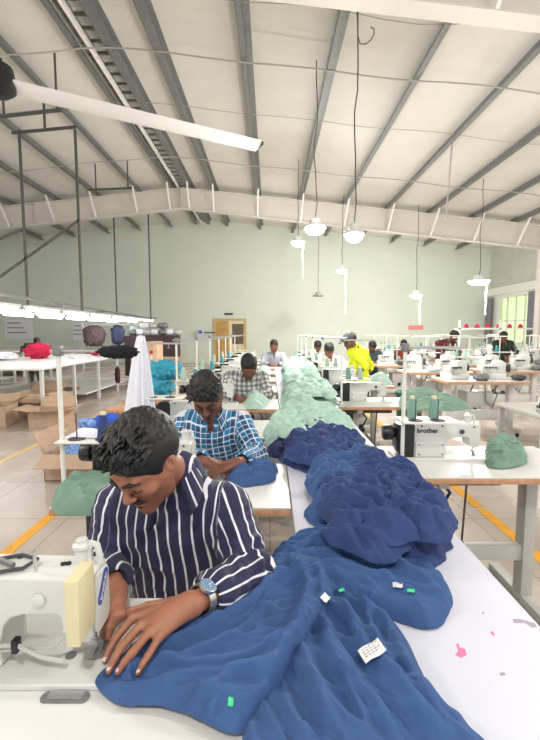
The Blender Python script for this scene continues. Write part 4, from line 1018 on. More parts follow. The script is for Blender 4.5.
# stickers and labels on the near garments, draped by ray casting
def patch(px,py,w,h,ang,m_,name,lab,cat,tilt=0,lift=.004,text=None):
    dg=bpy.context.evaluated_depsgraph_get(); o=Vector((0,0,CAMZ)); d=ray(px,py).normalized()
    ok,loc,n,fi,ob,_=bpy.context.scene.ray_cast(dg,o+d*.3,d)
    if not ok: return
    n=Vector((n.x*.25,n.y*.25,max(n.z,.5))).normalized()
    e=Vector((math.cos(ang),math.sin(ang),0));e=(e-n*e.dot(n)).normalized();f=n.cross(e)
    V=[];F=[];N=6
    for i in range(N+1):
        for j in range(N+1):
            u=(i/N-.5)*w;v=(j/N-.5)*h; V.append(n*(lift+.0018*math.sin(i*1.1)+.001*math.cos(j*1.3))+e*u+f*v)
    for i in range(N):
        for j in range(N): F.append((i*(N+1)+j,(i+1)*(N+1)+j,(i+1)*(N+1)+j+1,i*(N+1)+j+1))
    m=MB().add(V,F); nb=len(V); m.add([v-n*.0008 for v in V],[f_[::-1] for f_ in F])
    q=m.build(name,m_,smooth=True); q.location=loc
    if text:
        t=MB()
        for r_ in range(4):
            for s_ in range(5-r_%2):
                a=-w*.38+s_*w*.16;b_=h*(.3-.17*r_); t.add([n*(lift+.0035)+e*x+f*y for x,y in ((a,b_),(a+w*.11,b_),(a+w*.11,b_-h*.05),(a,b_-h*.05))],[(0,1,2,3)])
        t.build('care_print',M_galv,q)
    return tag(q,lab,cat)
M_label=mat('label_white',(.8,.8,.8),.7);M_sticker=mat('green_sticker',lin(70,215,140),.5)
patch(374,655,.046,.034,.25,M_label,'care_label','large white care label on the blue garment nearest the camera','label',text=True,lift=.011)
patch(398,587,.024,.018,-.2,M_label,'care_label','white care label on the rounded blue garment','label',lift=.006,text=True)
patch(411,592,.018,.010,-.1,M_sticker,'green_sticker','green sticker beside the white label on the rounded garment','sticker',lift=.005)
patch(324,600,.022,.018,1.0,M_label,'care_label','white triangular-looking neck label between two blue garments','label',lift=.008)
patch(342,592,.014,.010,.5,M_sticker,'green_sticker','small green sticker next to the neck label','sticker',lift=.006)
patch(231,704,.010,.016,.0,M_sticker,'green_sticker','small green sticker on the garment being stitched','sticker',lift=.005)
patch(462,467,.001,.001,.0,M_sticker,'green_sticker','','') if False else None
# white cloth draped over the second thread stand
def drape(c,top,bot,rx0,rx1,ry,m_,name,lab,cat,folds=9,seed=0,parent=None,lean=0):
    V=[];n=96;rows=40
    for i in range(rows+1):
        t=i/rows;z=top-(top-bot)*t
        rx=rx0+(rx1-rx0)*t**.8;r_y=ry*(.35+.65*t)
        for k in range(n):
            a=2*PI*k/n;f=1+(.10+.12*t)*math.sin(a*folds+3*math.sin(a*2+seed)+t*1.3)*min(1,t*4+.1)
            V.append((c[0]+lean*t+rx*f*math.cos(a),c[1]+r_y*f*math.sin(a),z+(.012*math.sin(a*3+seed) if i in(0,rows) else 0)))
    Q=[(i*n+k,i*n+(k+1)%n,(i+1)*n+(k+1)%n,(i+1)*n+k) for i in range(rows) for k in range(n)]
    V.append((c[0]-.0,c[1],top+.02));ci=len(V)-1
    Q+=[(ci,(k+1)%n,k,ci) for k in range(n)]
    me=bpy.data.meshes.new(name);me.from_pydata(V,[],[q if q[0]!=q[3] else q[:3] for q in Q]);me.materials.append(m_)
    me.polygons.foreach_set('use_smooth',[True]*len(me.polygons))
    o=bpy.data.objects.new(name,me);C.objects.link(o);return tag(o,lab,cat)
drape((-.850,left_rows[2]+.12),TZ+.64,TZ+.005+.02,.028,.105,.07,M_whitecl,'white_drape','tall white cloth draped like a cone over a thread stand','cloth',seed=2,lean=-.015)
# black cloth over the end of the near stand's bar
blob('black_cloth',(-.605,left_rows[1]+.1,TZ+.600),(.07,.03,.026),M_blackcl,'black cloth draped over the bar end of the near left thread stand','cloth',111,.28,n=60,fz=5)
# stripe-lined dark garment over the left edge of the long table
lay('striped_garment',[(266,446),(268,438),(280,428),(292,426),(296,436),(290,446),(276,452)],CT+.0,.05,mat('navy_stripe_cloth',(.02,.025,.10),.9,noise=.6,nscale=30),zz=.84,seed=113,res=.006,edge=.05,folds=.03,fs=14,label='dark striped garment at the left edge of the farthest blue pile',cat='garment')
# ================================================================== PEOPLE
def skin_mat(name,col):
    m=mat(name,col,.5,bump=.1,bscale=300);nt=m.node_tree;b=nt.nodes['Principled BSDF']
    b.inputs['Subsurface Weight'].default_value=.04;b.inputs['Subsurface Radius'].default_value=(.01,.004,.002)
    a=nt.nodes.new('ShaderNodeAttribute');a.attribute_name='beard'
    mx=nt.nodes.new('ShaderNodeMix');mx.data_type='RGBA';mx.inputs[6].default_value=tuple(col)+(1,);mx.inputs[7].default_value=tuple(c*.22 for c in col)+(1,)
    nt.links.new(a.outputs['Fac'],mx.inputs[0])
    a2=nt.nodes.new('ShaderNodeAttribute');a2.attribute_name='nail'
    m2=nt.nodes.new('ShaderNodeMix');m2.data_type='RGBA';m2.inputs[7].default_value=(.75,.55,.48,1)
    nt.links.new(mx.outputs[2],m2.inputs[6]);nt.links.new(a2.outputs['Fac'],m2.inputs[0])
    nt.links.new(m2.outputs[2],b.inputs['Base Color']);return m
def stripe_mat(name,base,line,width=.2):
    m=mat(name,base,.8,bump=.2,bscale=400,sheen=.1);nt=m.node_tree;b=nt.nodes['Principled BSDF']
    a=nt.nodes.new('ShaderNodeAttribute');a.attribute_name='su'
    f=nt.nodes.new('ShaderNodeMath');f.operation='FRACT';nt.links.new(a.outputs['Fac'],f.inputs[0])
    g=nt.nodes.new('ShaderNodeMath');g.operation='LESS_THAN';g.inputs[1].default_value=width;nt.links.new(f.outputs[0],g.inputs[0])
    mx=nt.nodes.new('ShaderNodeMix');mx.data_type='RGBA';mx.inputs[6].default_value=base+(1,);mx.inputs[7].default_value=line+(1,)
    nt.links.new(g.outputs[0],mx.inputs[0]);nt.links.new(mx.outputs[2],b.inputs['Base Color']);return m
def plaid_mat(name,base,dark,line,check=False):
    m=mat(name,base,.8,bump=.2,bscale=400);nt=m.node_tree;b=nt.nodes['Principled BSDF'];out=None
    def band(attr,mul,off,w):
        a=nt.nodes.new('ShaderNodeAttribute');a.attribute_name=attr
        q=nt.nodes.new('ShaderNodeMath');q.operation='MULTIPLY_ADD';q.inputs[1].default_value=mul;q.inputs[2].default_value=off;nt.links.new(a.outputs['Fac'],q.inputs[0])
        f=nt.nodes.new('ShaderNodeMath');f.operation='FRACT';nt.links.new(q.outputs[0],f.inputs[0])
        g=nt.nodes.new('ShaderNodeMath');g.operation='LESS_THAN';g.inputs[1].default_value=w;nt.links.new(f.outputs[0],g.inputs[0]);return g
    def mix(prev,fac,col,k):
        mm=nt.nodes.new('ShaderNodeMath');mm.operation='MULTIPLY';mm.inputs[1].default_value=k;nt.links.new(fac.outputs[0],mm.inputs[0])
        mx=nt.nodes.new('ShaderNodeMix');mx.data_type='RGBA';nt.links.new(mm.outputs[0],mx.inputs[0])
        if prev is None: mx.inputs[6].default_value=base+(1,)
        else: nt.links.new(prev.outputs[2],mx.inputs[6])
        mx.inputs[7].default_value=col+(1,);return mx
    if check:
        p=mix(None,band('su',1,0,.5),dark,.55);p=mix(p,band('sv',1,0,.5),dark,.55)
    else:
        p=mix(None,band('su',1,0,.34),dark,.65);p=mix(p,band('sv',1,0,.34),dark,.6)
        p=mix(p,band('su',1,.55,.09),line,.9);p=mix(p,band('sv',1,.55,.10),line,.9)
        p=mix(p,band('su',1,.05,.05),line,.6);p=mix(p,band('sv',1,.05,.06),line,.7)
    nt.links.new(p.outputs[2],b.inputs['Base Color']);return m
M_hair=mat('black_hair',(.008,.0075,.0075),.55,bump=.6,bscale=120)
M_skin=skin_mat('warm_brown_skin',lin(160,106,82))
M_skin2=skin_mat('deep_brown_skin',lin(122,78,60))
M_trous=mat('dark_trousers',(.025,.028,.04),.9)
M_green_t=mat('olive_trousers',(.05,.06,.035),.9)
def frame(f,u):
    f=Vector(f).normalized();u=Vector(u);u=(u-f*u.dot(f)).normalized();s=f.cross(u)   # s = subject's right
    return f,u,s
def hand_prims(S,wr,kn,pip,tips,thumb,r=.0092,wrr=.026,marks=None):
    """five fingers: knuckles, middle joints, tips; thumb = 3 points"""
    wr=Vector(wr);kn=[Vector(k) for k in kn];pip=[Vector(p) for p in pip];tips=[Vector(t) for t in tips]
    for i,k in enumerate(kn):
        a=wr+(k-wr)*.12
        S.cap(a,k,wrr*.62,r*1.18,k=.016)
    c=sum(kn,Vector())/4
    S.cap(wr+(c-wr)*.1,wr+(c-wr)*.75,wrr*.74,r*1.5,k=.02)
    rr=(1,1.05,1.0,.86)
    for i in range(4):
        k,p,t=kn[i],pip[i],tips[i];q=rr[i]*r
        d=p+(t-p)*.52+Vector((0,0,.0025))
        S.cap(k,p,q*1.08,q*1.0,k=.006);S.cap(p,d,q*.98,q*.86,k=.004);S.cap(d,t,q*.86,q*.72,k=.004)
        if marks is not None: marks.append((t+(d-t)*.12,q*.95))
    th=[Vector(t) for t in thumb]
    S.cap(wr+(th[0]-wr)*.25,th[0],wrr*.7,r*1.35,k=.016);S.cap(th[0],th[1],r*1.3,r*1.12,k=.006);S.cap(th[1],th[2],r*1.12,r*.85,k=.005)
    if marks is not None: marks.append((th[2]+(th[1]-th[2])*.12,r*1.05))
def head_prims(S,c,f,u,s,sc=1,k0=.012):
    c=Vector(c)
    R=np.array([list(s),list(f),list(u)])
    P=lambda x,y,z:tuple(c+(s*x+f*y+u*z)*sc)
    E=lambda x,y,z,a,b,d,k=.01,sub=False:S.ell(P(x,y,z),(a*sc,b*sc,d*sc),R,k*sc,sub)
    K=lambda p,q,a,b,k=.01,sub=False:S.cap(P(*p),P(*q),a*sc,b*sc,k*sc,sub)
    E(0,-.012,.035,.076,.096,.083)
    E(0,.032,-.012,.062,.060,.075,.03)
    E(0,.040,.028,.058,.048,.045,.02)
    for q in (-1,1):
        K((q*.058,.008,-.03),(q*.046,.028,-.072),.018,.016,.03)
        K((q*.046,.028,-.072),(q*.012,.076,-.100),.018,.017,.025)
        E(q*.040,.068,-.022,.022,.018,.018,.02)
    E(0,.082,-.100,.018,.014,.015,.02)
    E(0,.070,-.062,.030,.025,.030,.02)
    K((-.036,.083,.022),(0,.090,.019),.009,.010,.014);K((.036,.083,.022),(0,.090,.019),.009,.010,.014)
    for q in (-1,1):
        E(q*.031,.102,.002,.018,.016,.012,.012,True)
        E(q*.031,.0815,.001,.0145,.0125,.0115,.004)
    K((0,.090,.012),(0,.111,-.026),.0065,.0105,.012)
    E(0,.110,-.029,.0105,.0115,.0095,.006)
    for q in (-1,1): E(q*.0115,.101,-.032,.0075,.0095,.0075,.005)
    E(0,.0945,-.0555,.0235,.0095,.0055,.006);E(0,.0925,-.0665,.0195,.0095,.0065,.006)
    K((-.020,.104,-.0608),(.020,.104,-.0608),.0016,.0016,.003,True)
    for q in (-1,1):
        E(q*.077,-.006,-.002,.009,.019,.031,.008);E(q*.084,.004,.004,.006,.009,.015,.006,True);E(q*.076,-.003,-.028,.007,.010,.010,.006)
def hair_mesh(c,f,u,s,sc,h,style='quiff',seed=1):
    c=Vector(c);R=np.array([list(s),list(f),list(u)]);S=SDF();rnd=random.Random(seed)
    P=lambda x,y,z:Vector(c+(s*x+f*y+u*z)*sc)
    th=.010 if style!='flat' else .006
    S.ell(P(0,-.014,.038),((.076+th)*sc,(.096+th)*sc,(.083+th*1.3)*sc),R,.01)
    # cut the face and the neck free
    S.ell(P(0,.125,-.045),(.085*sc,.085*sc,.098*sc),R,.012,True)
    S.ell(P(0,.060,-.085),(.13*sc,.095*sc,.088*sc),R,.012,True)
    S.ell(P(0,-.02,-.135),(.15*sc,.16*sc,.105*sc),R,.012,True)
    for q in (-1,1): S.ell(P(q*.085,.003,-.008),(.022*sc,.024*sc,.030*sc),R,.006,True)
    if style=='quiff':
        for i in range(620):
            x=rnd.uniform(-.070,.070);y=rnd.uniform(-.085,.076)
            q_=1-(x/.079)**2-((y+.014)/.098)**2
            if q_<.04: continue
            p=Vector((x,y,.038+.083*math.sqrt(q_)));n=Vector((x/.076**2,(y+.014)/.096**2,(p.z-.038)/.083**2)).normalized()
            top=max(0,min(1,(q_-.1)*1.6));fr=max(0,min(1,(y+.03)/.09));cl=noise3(np.array(x*45),np.array(y*45),.5,seed)*1.2
            d=(n*(.25+.45*fr)+Vector((.30*fr-.1+float(cl)+rnd.uniform(-.15,.15),.95,.10+.25*fr))).normalized()
            L_=(.014+.042*fr*rnd.uniform(.6,1.1))*(.45+.55*top)
            a_=p+n*(.004+.011*top*rnd.uniform(.5,1));m_=a_+d*L_*.55;e=m_+(d+Vector((float(cl)*.5,.0,-.30-.25*fr))).normalized()*L_*.5
            S.cap(P(*p),P(*a_),.0045*sc,.0042*sc,.004*sc);S.cap(P(*a_),P(*m_),.0042*sc,.0034*sc,.004*sc);S.cap(P(*m_),P(*e),.0034*sc,.0015*sc,.002*sc)
        for i in range(170):
            t=rnd.uniform(-1,1);x=t*.064;z=.062+.022*(1-t*t)+rnd.uniform(-.006,.004);y=-.014+.098*math.sqrt(max(.02,1-(x/.079)**2-((z-.038)/.088)**2))
            p=Vector((x,y,z));d=Vector((rnd.uniform(-.3,.5)+t*.3,.8,rnd.uniform(-.35,.5))).normalized();L_=rnd.uniform(.010,.026)
            S.cap(P(*(p-Vector((0,.006,0)))),P(*(p+d*L_)),.0045*sc,.0012*sc,.003*sc)
    elif style=='short':
        for i in range(200):
            x=rnd.uniform(-.07,.07);y=rnd.uniform(-.09,.08);z=.038+.083*math.sqrt(max(.02,1-(x/.079)**2-((y+.014)/.098)**2))
            n=Vector((x/.076**2,(y+.014)/.096**2,(z-.038)/.083**2)).normalized();p=Vector((x,y,z));e=p+n*rnd.uniform(.010,.016)+Vector((rnd.uniform(-.01,.01),.010,0))
            S.cap(P(*p),P(*e),.007*sc,.003*sc,.006*sc)
    return S.mesh(h)
def face_hair(c,f,u,s,sc,h,beard=True):
    """eyebrows, lashes and moustache in one mesh"""
    S=SDF();c=Vector(c);P=lambda x,y,z:Vector(c+(s*x+f*y+u*z)*sc)
    for q in (-1,1):
        S.cap(P(q*.010,.102,.0215),P(q*.030,.0975,.0270),.0048*sc,.0055*sc,.002);S.cap(P(q*.030,.0975,.0270),P(q*.050,.083,.0215),.0052*sc,.0030*sc,.002)
        S.cap(P(q*.019,.0935,-.0055),P(q*.031,.0955,-.0080),.0018*sc,.0020*sc,.001);S.cap(P(q*.031,.0955,-.0080),P(q*.044,.0875,-.0045),.0020*sc,.0014*sc,.001)
    if beard:
        for q in (-1,1):
            S.cap(P(q*.001,.1035,-.0465),P(q*.016,.100,-.049),.0055*sc,.0056*sc,.002);S.cap(P(q*.016,.100,-.049),P(q*.0285,.088,-.059),.0054*sc,.0022*sc,.002)
        S.cap(P(-.006,.0985,-.078),P(.006,.0985,-.078),.0028*sc,.0028*sc,.002)
    return S.mesh(h)
def person(d):
    """d: joints in metres; builds one continuous body with hair and clothes as children"""
    h=d.get('h',.0045);sc=d.get('sc',1);f,u,s=frame(d['face'],d['up']);hc=Vector(d['head'])
    ch=Vector(d['chest']);nb=Vector(d['neck']);pe=Vector(d['pelvis'])
    shr,shl=Vector(d['shR']),Vector(d['shL'])
    B=SDF();head_prims(B,hc,f,u,s,sc)
    B.cap(hc-f*.022*sc-u*.055*sc,nb,.046*sc,.045*sc,k=.02)
    tw=(ch-pe).normalized();ax=(shl-shr).normalized();fw=ax.cross(tw).normalized()
    if fw.y>0 and d.get('facing',-1)<0: fw=-fw
    Rt=np.array([list(ax),list(fw),list(tw)])
    cw=d.get('cw',.165)
    def torso(S,g,low=True):
        S.cap(nb+(hc-nb).normalized()*.012,nb+Vector((0,0,-.03)),.044+g*.9,.055+g,k=.035)
        S.cap(shr,shl,.050+g,.050+g,k=.05)
        S.ell(ch,(cw+g,.105+g,.17+g),Rt,.05)
        mid=(ch+pe)/2
        S.ell(mid,(cw*.93+g,.105+g,.17+g),Rt,.06)
        S.ell(pe,(.165+g,.12+g,.12+g),Rt,.06)
    torso(B,-.004)
    marks=[]
    for side in ('R','L'):
        sh=Vector(d['sh'+side]);el=Vector(d['el'+side]);wr=Vector(d['wr'+side])
        B.cap(sh,el,.047*sc,.037*sc,k=.03);B.cap(el,wr,.037*sc,.024*sc,k=.02)
        hd=d.get('hand'+side)
        if hd: hand_prims(B,wr,*hd,marks=marks,r=.0088*sc,wrr=.028*sc)
        else:
            dr=Vector(d.get('hd'+side,(0,-1,-.2))).normalized();sx=Vector((0,0,1)).cross(dr).normalized()*(1 if side=='R' else -1)
            kn=[wr+dr*.085+sx*(.03-.02*i) for i in range(4)];pp=[k_+dr*.035+Vector((0,0,-.004)) for k_ in kn];tp=[p+dr*.03+Vector((0,0,-.018)) for p in pp]
            hand_prims(B,wr,kn,pp,tp,[wr+dr*.04+sx*.045,wr+dr*.07+sx*.058,wr+dr*.095+sx*.055],r=.0088*sc)
    # legs within the body
    legs=[]
    for q,side in ((1,'R'),(-1,'L')):
        hp=pe+ax*(-.085*q)+Vector((0,0,-.02));
        kn_=Vector(d['kn'+side]);an=Vector(d['an'+side]);legs.append((hp,kn_,an))
        B.cap(hp,kn_,.062,.045,k=.03);B.cap(kn_,an,.042,.030,k=.02)
        ft=Vector((an.x,an.y,.0));B.cap((an.x,an.y+.02*1,.045),(an.x+d.get('toe',(0,-1))[0]*.16,an.y+d.get('toe',(0,-1))[1]*.16,.025),.035,.022,k=.02)
    V,Q=B.mesh(h)
    # beard shade and nails as real colour differences
    L=(V-np.array(hc));lx=L@np.array(s)/sc;ly=L@np.array(f)/sc;lz=L@np.array(u)/sc
    br=np.clip((-.035-lz+.35*np.abs(lx)*0)/.02,0,1)*np.clip((ly-.0)/.03,0,1)*(np.abs(lx)<.075)*(lz>-.125)
    up=((np.abs(lx)<.03)&(ly>.09)&(lz<-.040)&(lz>-.052));lip=((np.abs(lx)<.023)&(ly>.088)&(lz<-.0525)&(lz>-.072))
    bd=d.get('beard',.5)*np.clip(br+.8*up,0,1)*(.7+.3*noise3(V[:,0]*200,V[:,1]*200,V[:,2]*200,3));bd=np.where(lip,.22,bd)
    bd=np.where(ly>.135,0,bd)
    nail=np.zeros(len(V));N=vnormals(V,Q)
    for c_,r_ in marks:
        dd=np.linalg.norm(V-np.array(c_),axis=1);nail=np.maximum(nail,(dd<r_*.95)&(N[:,2]>.45))
    body=np_obj('person',V,Q,d['skin'],attrs={'beard':np.clip(bd,0,1),'nail':nail})
    tag(body,d['label'],'person')
    # hair
    if d.get('hairstyle','short')!='none':
        Vh,Qh=hair_mesh(hc,f,u,s,sc,d.get('hh',h),d.get('hairstyle','short'),d.get('seed',1))
        ho=np_obj('hair',Vh,Qh,M_hair,body)
    if d.get('facehair',True):
        Vh,Qh=face_hair(hc,f,u,s,sc,min(h,.0018) if h<.006 else .004,d.get('moustache',True));np_obj('facial_hair',Vh,Qh,M_hair,body)
    # shirt
    g=d.get('puff',.014);S=SDF();torso(S,g)
    sl=d.get('sleeve',.86)
    seg=[]
    for side in ('R','L'):
        sh=Vector(d['sh'+side]);el=Vector(d['el'+side]);wr=Vector(d['wr'+side]);cuff=el+(wr-el)*d.get('sleeve'+side,sl)
        ra=d.get('armr',.062)
        S.cap(sh,el,ra+.004,ra-.006,k=.035);S.cap(el,cuff,ra-.008,d.get('cuffr',.043),k=.02);seg.append((side,sh,el,cuff))
    # open cuff ends and neckline
    for side,sh,el,cuff in seg:
        dr=(Vector(d['wr'+side])-el).normalized();S.cap(cuff+dr*.035,cuff+dr*.04,.036,.036,k=.004,sub=True)
        S.cap(cuff-dr*.01,cuff+dr*.04,.034,.036,k=.002,sub=True)
    v=nb+fw*.0
    nd_=(hc-nb).normalized();S.cap(nb+nd_*.070,nb+nd_*.2,.046*sc,.075*sc,k=.004,sub=True)
    vp=Vector(d.get('vneck',nb+fw*.085-tw*.10))
    S.cap(nb+fw*.062+nd_*.03,vp,.030,.007,k=.004,sub=True)
    V,Q=S.mesh(h*d.get('sh',1.0))
    N=vnormals(V,Q)
    # stripe coordinates
    per=d.get('period',.024);NV=V;best=np.full(len(V),9e9);su=np.zeros(len(V));sv=np.zeros(len(V));isarm=np.zeros(len(V),bool)
    m_=(V-np.array(ch));a_=m_@np.array(ax);t_=m_@np.array(tw);f_=m_@np.array(fw)
    torsod=np.maximum(np.abs(a_)-cw-.01,0)+0.0
    su[:]=a_/per+.07*np.sin(t_*25);sv[:]=t_/per
    for side,sh,el,cuff in seg:
        a=np.array(sh);b=np.array(el);c_=np.array(cuff)
        def nd(p,q):
            e=q-p;t=np.clip(((V-p)@e)/(e@e),0,1);return np.linalg.norm(V-p-t[:,None]*e,axis=1),t*np.linalg.norm(e)
        d1,l1=nd(a,b);d2,l2=nd(b,c_);L1=np.linalg.norm(b-a)
        out=(a_*(1 if side=='L' else -1)>np.abs((sh-ch).dot(ax))-.005)
        inarm=(out|(t_<-.06))&(np.minimum(d1,d2)<d.get('armr',.062)+.022)&(~((d1>d2*1.0)&False))
        inarm&=~((d2>d1)&~out&(l1<.08))
        for (p,q,dd_,ll,msk) in ((a,b,d1,l1,inarm&(d1<=d2)),(b,c_,d2,l2+L1,inarm&(d2<d1))):
            e=(q-p)/np.linalg.norm(q-p);ref=np.array(d.get('armref',(0,.3,-1.)));r1=ref-e*(ref@e);r1/=np.linalg.norm(r1);r2=np.cross(e,r1)
            w=V-p;an=np.arctan2(w@r2,-(w@r1))
            su=np.where(msk,an*.056/per+(.35 if side=='L' else .1),su);sv=np.where(msk,ll/per,sv)
        isarm|=inarm
        # sleeve wrinkles near elbow and shoulder
        wr_=np.exp(-((np.minimum(l1,L1)-L1)**2)/.006)*(d1<=d2)+np.exp(-(l2**2)/.006)*(d2<d1)
        amp=np.where(inarm,.010*wr_+.003,0)
        V=V+N*(amp*(noise3(V[:,0]*28,V[:,1]*28,V[:,2]*60,5)*1.5))[:,None]
    am=np.where(isarm,.003,.009 if h<.006 else .01)
    V=V+N*(am*(1-2.2*np.abs(noise3(V[:,0]*9+V[:,2]*7,V[:,1]*9,V[:,2]*13-V[:,0]*6,d.get('seed',1)))))[:,None]
    shirt=np_obj('shirt',V,Q,d['shirt'],body,attrs={'su':su,'sv':sv})
    if d.get('collar',True):
        k=sc
        cb=nb+nd_*.046;M=MB()
        # collar: a band round the neck whose two points fold down at the front
        W_=28;top=[];bot=[];mid=[]
        for i in range(W_+1):
            t=-1+2*i/W_;a=t*2.55                    # 0 = back of the neck
            rr=.058*k; x=math.sin(a)*rr*1.05; y=-math.cos(a)*rr*.98
            front=max(0,(abs(t)-.45)/.55)
            base=cb+ax*x+fw*y-tw*(.030*front); 
            outn=(ax*math.sin(a)-fw*math.cos(a)).normalized()
            mid.append(base+tw*.026+outn*.001);top.append(base-tw*.004-outn*.004)
            lowd=.018+.034*front**1.2
            bot.append(base+outn*(.016+.012*front)-tw*lowd+fw*.018*front+ax*(.012*front*(1 if t>0 else -1)))
        n=W_+1;vs=top+mid+bot;fs=[(i,i+1,n+i+1,n+i) for i in range(W_)]+[(n+i,n+i+1,2*n+i+1,2*n+i) for i in range(W_)]
        M.add(vs,fs);co_=M.build('collar',d['shirt'],shirt,smooth=True)
        at=co_.data.attributes.new('su','FLOAT','POINT');vals=[(i%n)*.30*(.024/per) if False else (i%n)*.42 for i in range(3*n)];at.data.foreach_set('value',vals)
        at=co_.data.attributes.new('sv','FLOAT','POINT');at.data.foreach_set('value',[(i//n)*.9 for i in range(3*n)])
        md=co_.modifiers.new('thick','SOLIDIFY');md.thickness=.0025
    # trousers and shoes
    S=SDF();S.ell(pe+Vector((0,0,-.03)),(.175,.135,.11),Rt,.03)
    for hp,kn_,an in legs: S.cap(hp,kn_,.082,.062,k=.03);S.cap(kn_,Vector(an)+Vector((0,0,.03)),.06,.048,k=.02)
    V,Q=S.mesh(max(h,.008));np_obj('trousers',V,Q,d.get('trous',M_trous),body)
    for hp,kn_,an in legs:
        tx,ty=d.get('toe',(0,-1));S=SDF();S.cap((an[0],an[1],.05),(an[0]+tx*.17,an[1]+ty*.17,.034),.043,.032,k=.01);V,Q=S.mesh(max(h,.008));V[:,2]=np.maximum(V[:,2],.002);np_obj('shoe',V,Q,M_black,body)
    return body,dict(fw=fw,tw=tw,ax=ax,body=body,shirt=shirt)
def sit(px,Y,extra,zp=.55):
    """joints of someone seated at a machine table, facing the camera side; Y = depth of the chest"""
    x=W(px,340,Y).x
    d=dict(head=(x-.02,Y-.13,1.15),face=(0,-.75,-.66),up=(0,-.65,.75),neck=(x,Y-.02,1.03),chest=(x,Y+.03,.88),pelvis=(x,Y+.12,zp),
      shR=(x-.17,Y+.02,.985),shL=(x+.17,Y+.02,.985),elR=(x-.22,Y-.12,.83),elL=(x+.23,Y-.12,.83),wrR=(x-.08,Y-.30,.825),wrL=(x+.06,Y-.30,.825),
      hdR=(.5,-1,-.1),hdL=(-.5,-1,-.1),knR=(x-.13,Y-.24,.50),knL=(x+.13,Y-.24,.50),anR=(x-.12,Y-.16,.09),anL=(x+.12,Y-.16,.09),skin=M_skin2)
    d.update(extra);return d
V3=lambda p,q=(0,0,0):Vector(p)+Vector(q)
# ---------------------------------------------------------------- man in the navy striped shirt
M_strp=stripe_mat('navy_white_stripes',(.018,.018,.062),(.78,.78,.82),.175)
wrL=WZ(196,602,.872)
d1=dict(label='young man in a navy shirt with white stripes, bent over the nearest sewing machine',
 head=tuple(W(147,459,1.03)),face=(-.36,-.70,-.60),up=(-.27,-.55,.78),sc=.94,h=.0026,
 neck=tuple(W(182,474,1.16)),chest=tuple(W(172,528,1.24)),pelvis=(-.27,1.33,.54),
 shR=tuple(W(120,506,1.24)),shL=tuple(W(226,508,1.21)),elR=tuple(W(103,566,1.17)),elL=tuple(W(250,574,1.05)),
 wrR=tuple(W(117,588,1.03)),wrL=tuple(wrL),cw=.155,
 handL=([WZ(133,618,.862),WZ(141,625,.864),WZ(150,631,.860),WZ(159,637,.852)],
        [WZ(116,638,.842),WZ(122,646,.848),WZ(132,653,.846),WZ(148,656,.838)],
        [WZ(105,661,.813),WZ(109,671,.817),WZ(118,672,.820),WZ(138,673,.820)],
        [WZ(148,607,.850),WZ(130,612,.835),WZ(116,622,.828)]),
 handR=([WZ(108,612,.850),WZ(112,614,.855),WZ(116,615,.855),WZ(121,615,.85)],
        [WZ(101,622,.832),WZ(104,624,.836),WZ(108,626,.838),WZ(112,627,.835)],
        [WZ(100,634,.812),WZ(103,637,.812),WZ(106,638,.812),WZ(109,637,.815)],
        [WZ(117,604,.85),WZ(117,616,.838),WZ(112,629,.826)]),
 skin=M_skin,shirt=M_strp,period=.031,armr=.064,cuffr=.050,sleeve=.72,sleeveL=.66,sleeveR=.62,hairstyle='quiff',seed=4,beard=.75,
 knR=(-.42,1.02,.52),knL=(-.14,1.02,.52),anR=(-.42,1.12,.09),anL=(-.14,1.12,.09),vneck=tuple(W(152,530,1.13)))
p1,i1=person(d1)
# pen pocket, buttons, watch
c=W(194,546,1.15)
pk=MB().tube([c+Vector((-.026,0,-.006)),c+Vector((0,-.004,0)),c+Vector((.026,0,.006))],.006,8).build('pocket_roll',mat('grey_cloth',(.25,.25,.27),.9),i1['shirt'],smooth=True)
fd=(Vector(d1['elL'])-wrL).normalized()
wc=wrL+fd*.022
up_=Vector((-.12,-.62,.76));up_=(up_-fd*up_.dot(fd)).normalized();sd_=fd.cross(up_)
Mw=Matrix((( sd_.x,fd.x,up_.x,wc.x),(sd_.y,fd.y,up_.y,wc.y),(sd_.z,fd.z,up_.z,wc.z),(0,0,0,1)))
wt=MB()
ring=[]
for k in range(32):
    a=2*PI*k/32
    for (r_,y_) in ((.0315,-.010),(.0345,-.010),(.0345,.010),(.0315,.010)): ring.append(Mw@Vector((r_*math.sin(a)*1.02,y_,r_*math.cos(a)*.92)))
wt.add(ring,[(k*4+j,k*4+(j+1)%4,((k+1)%32)*4+(j+1)%4,((k+1)%32)*4+j) for k in range(32) for j in range(4)])
band=wt.build('wristwatch',M_steel,p1,smooth=True)
cs=MB().lathe((0,0,0),[(.018,.028),(.0205,.030),(.0205,.037),(.0175,.0385)],32)
cs.v=[tuple(Mw@Vector(v)) for v in cs.v];cs.build('watch_case',mat('watch_steel',(.55,.6,.68),.25,metal=.8),band,smooth=True)
dl=MB().lathe((0,0,0),[(.0172,.0384),(.0172,.0388)],32);dl.v=[tuple(Mw@Vector(v)) for v in dl.v];dl.build('watch_dial',mat('dial_blue',lin(105,140,175),.15),band)
hn=MB().box(-.0006,.0006,0,.012,.0389,.0393);hn.box(0,.009,-.0006,.0006,.0389,.0393)
for k in range(12):
    a=k*PI/6;hn.box(.0145*math.cos(a)-.0007,.0145*math.cos(a)+.0007,.0145*math.sin(a)-.0007,.0145*math.sin(a)+.0007,.0389,.0392)
hn.v=[tuple(Mw@Vector(v)) for v in hn.v];hn.build('watch_hands',M_white,band)
stool((-.28,1.45,0),'stool under the striped-shirt man')
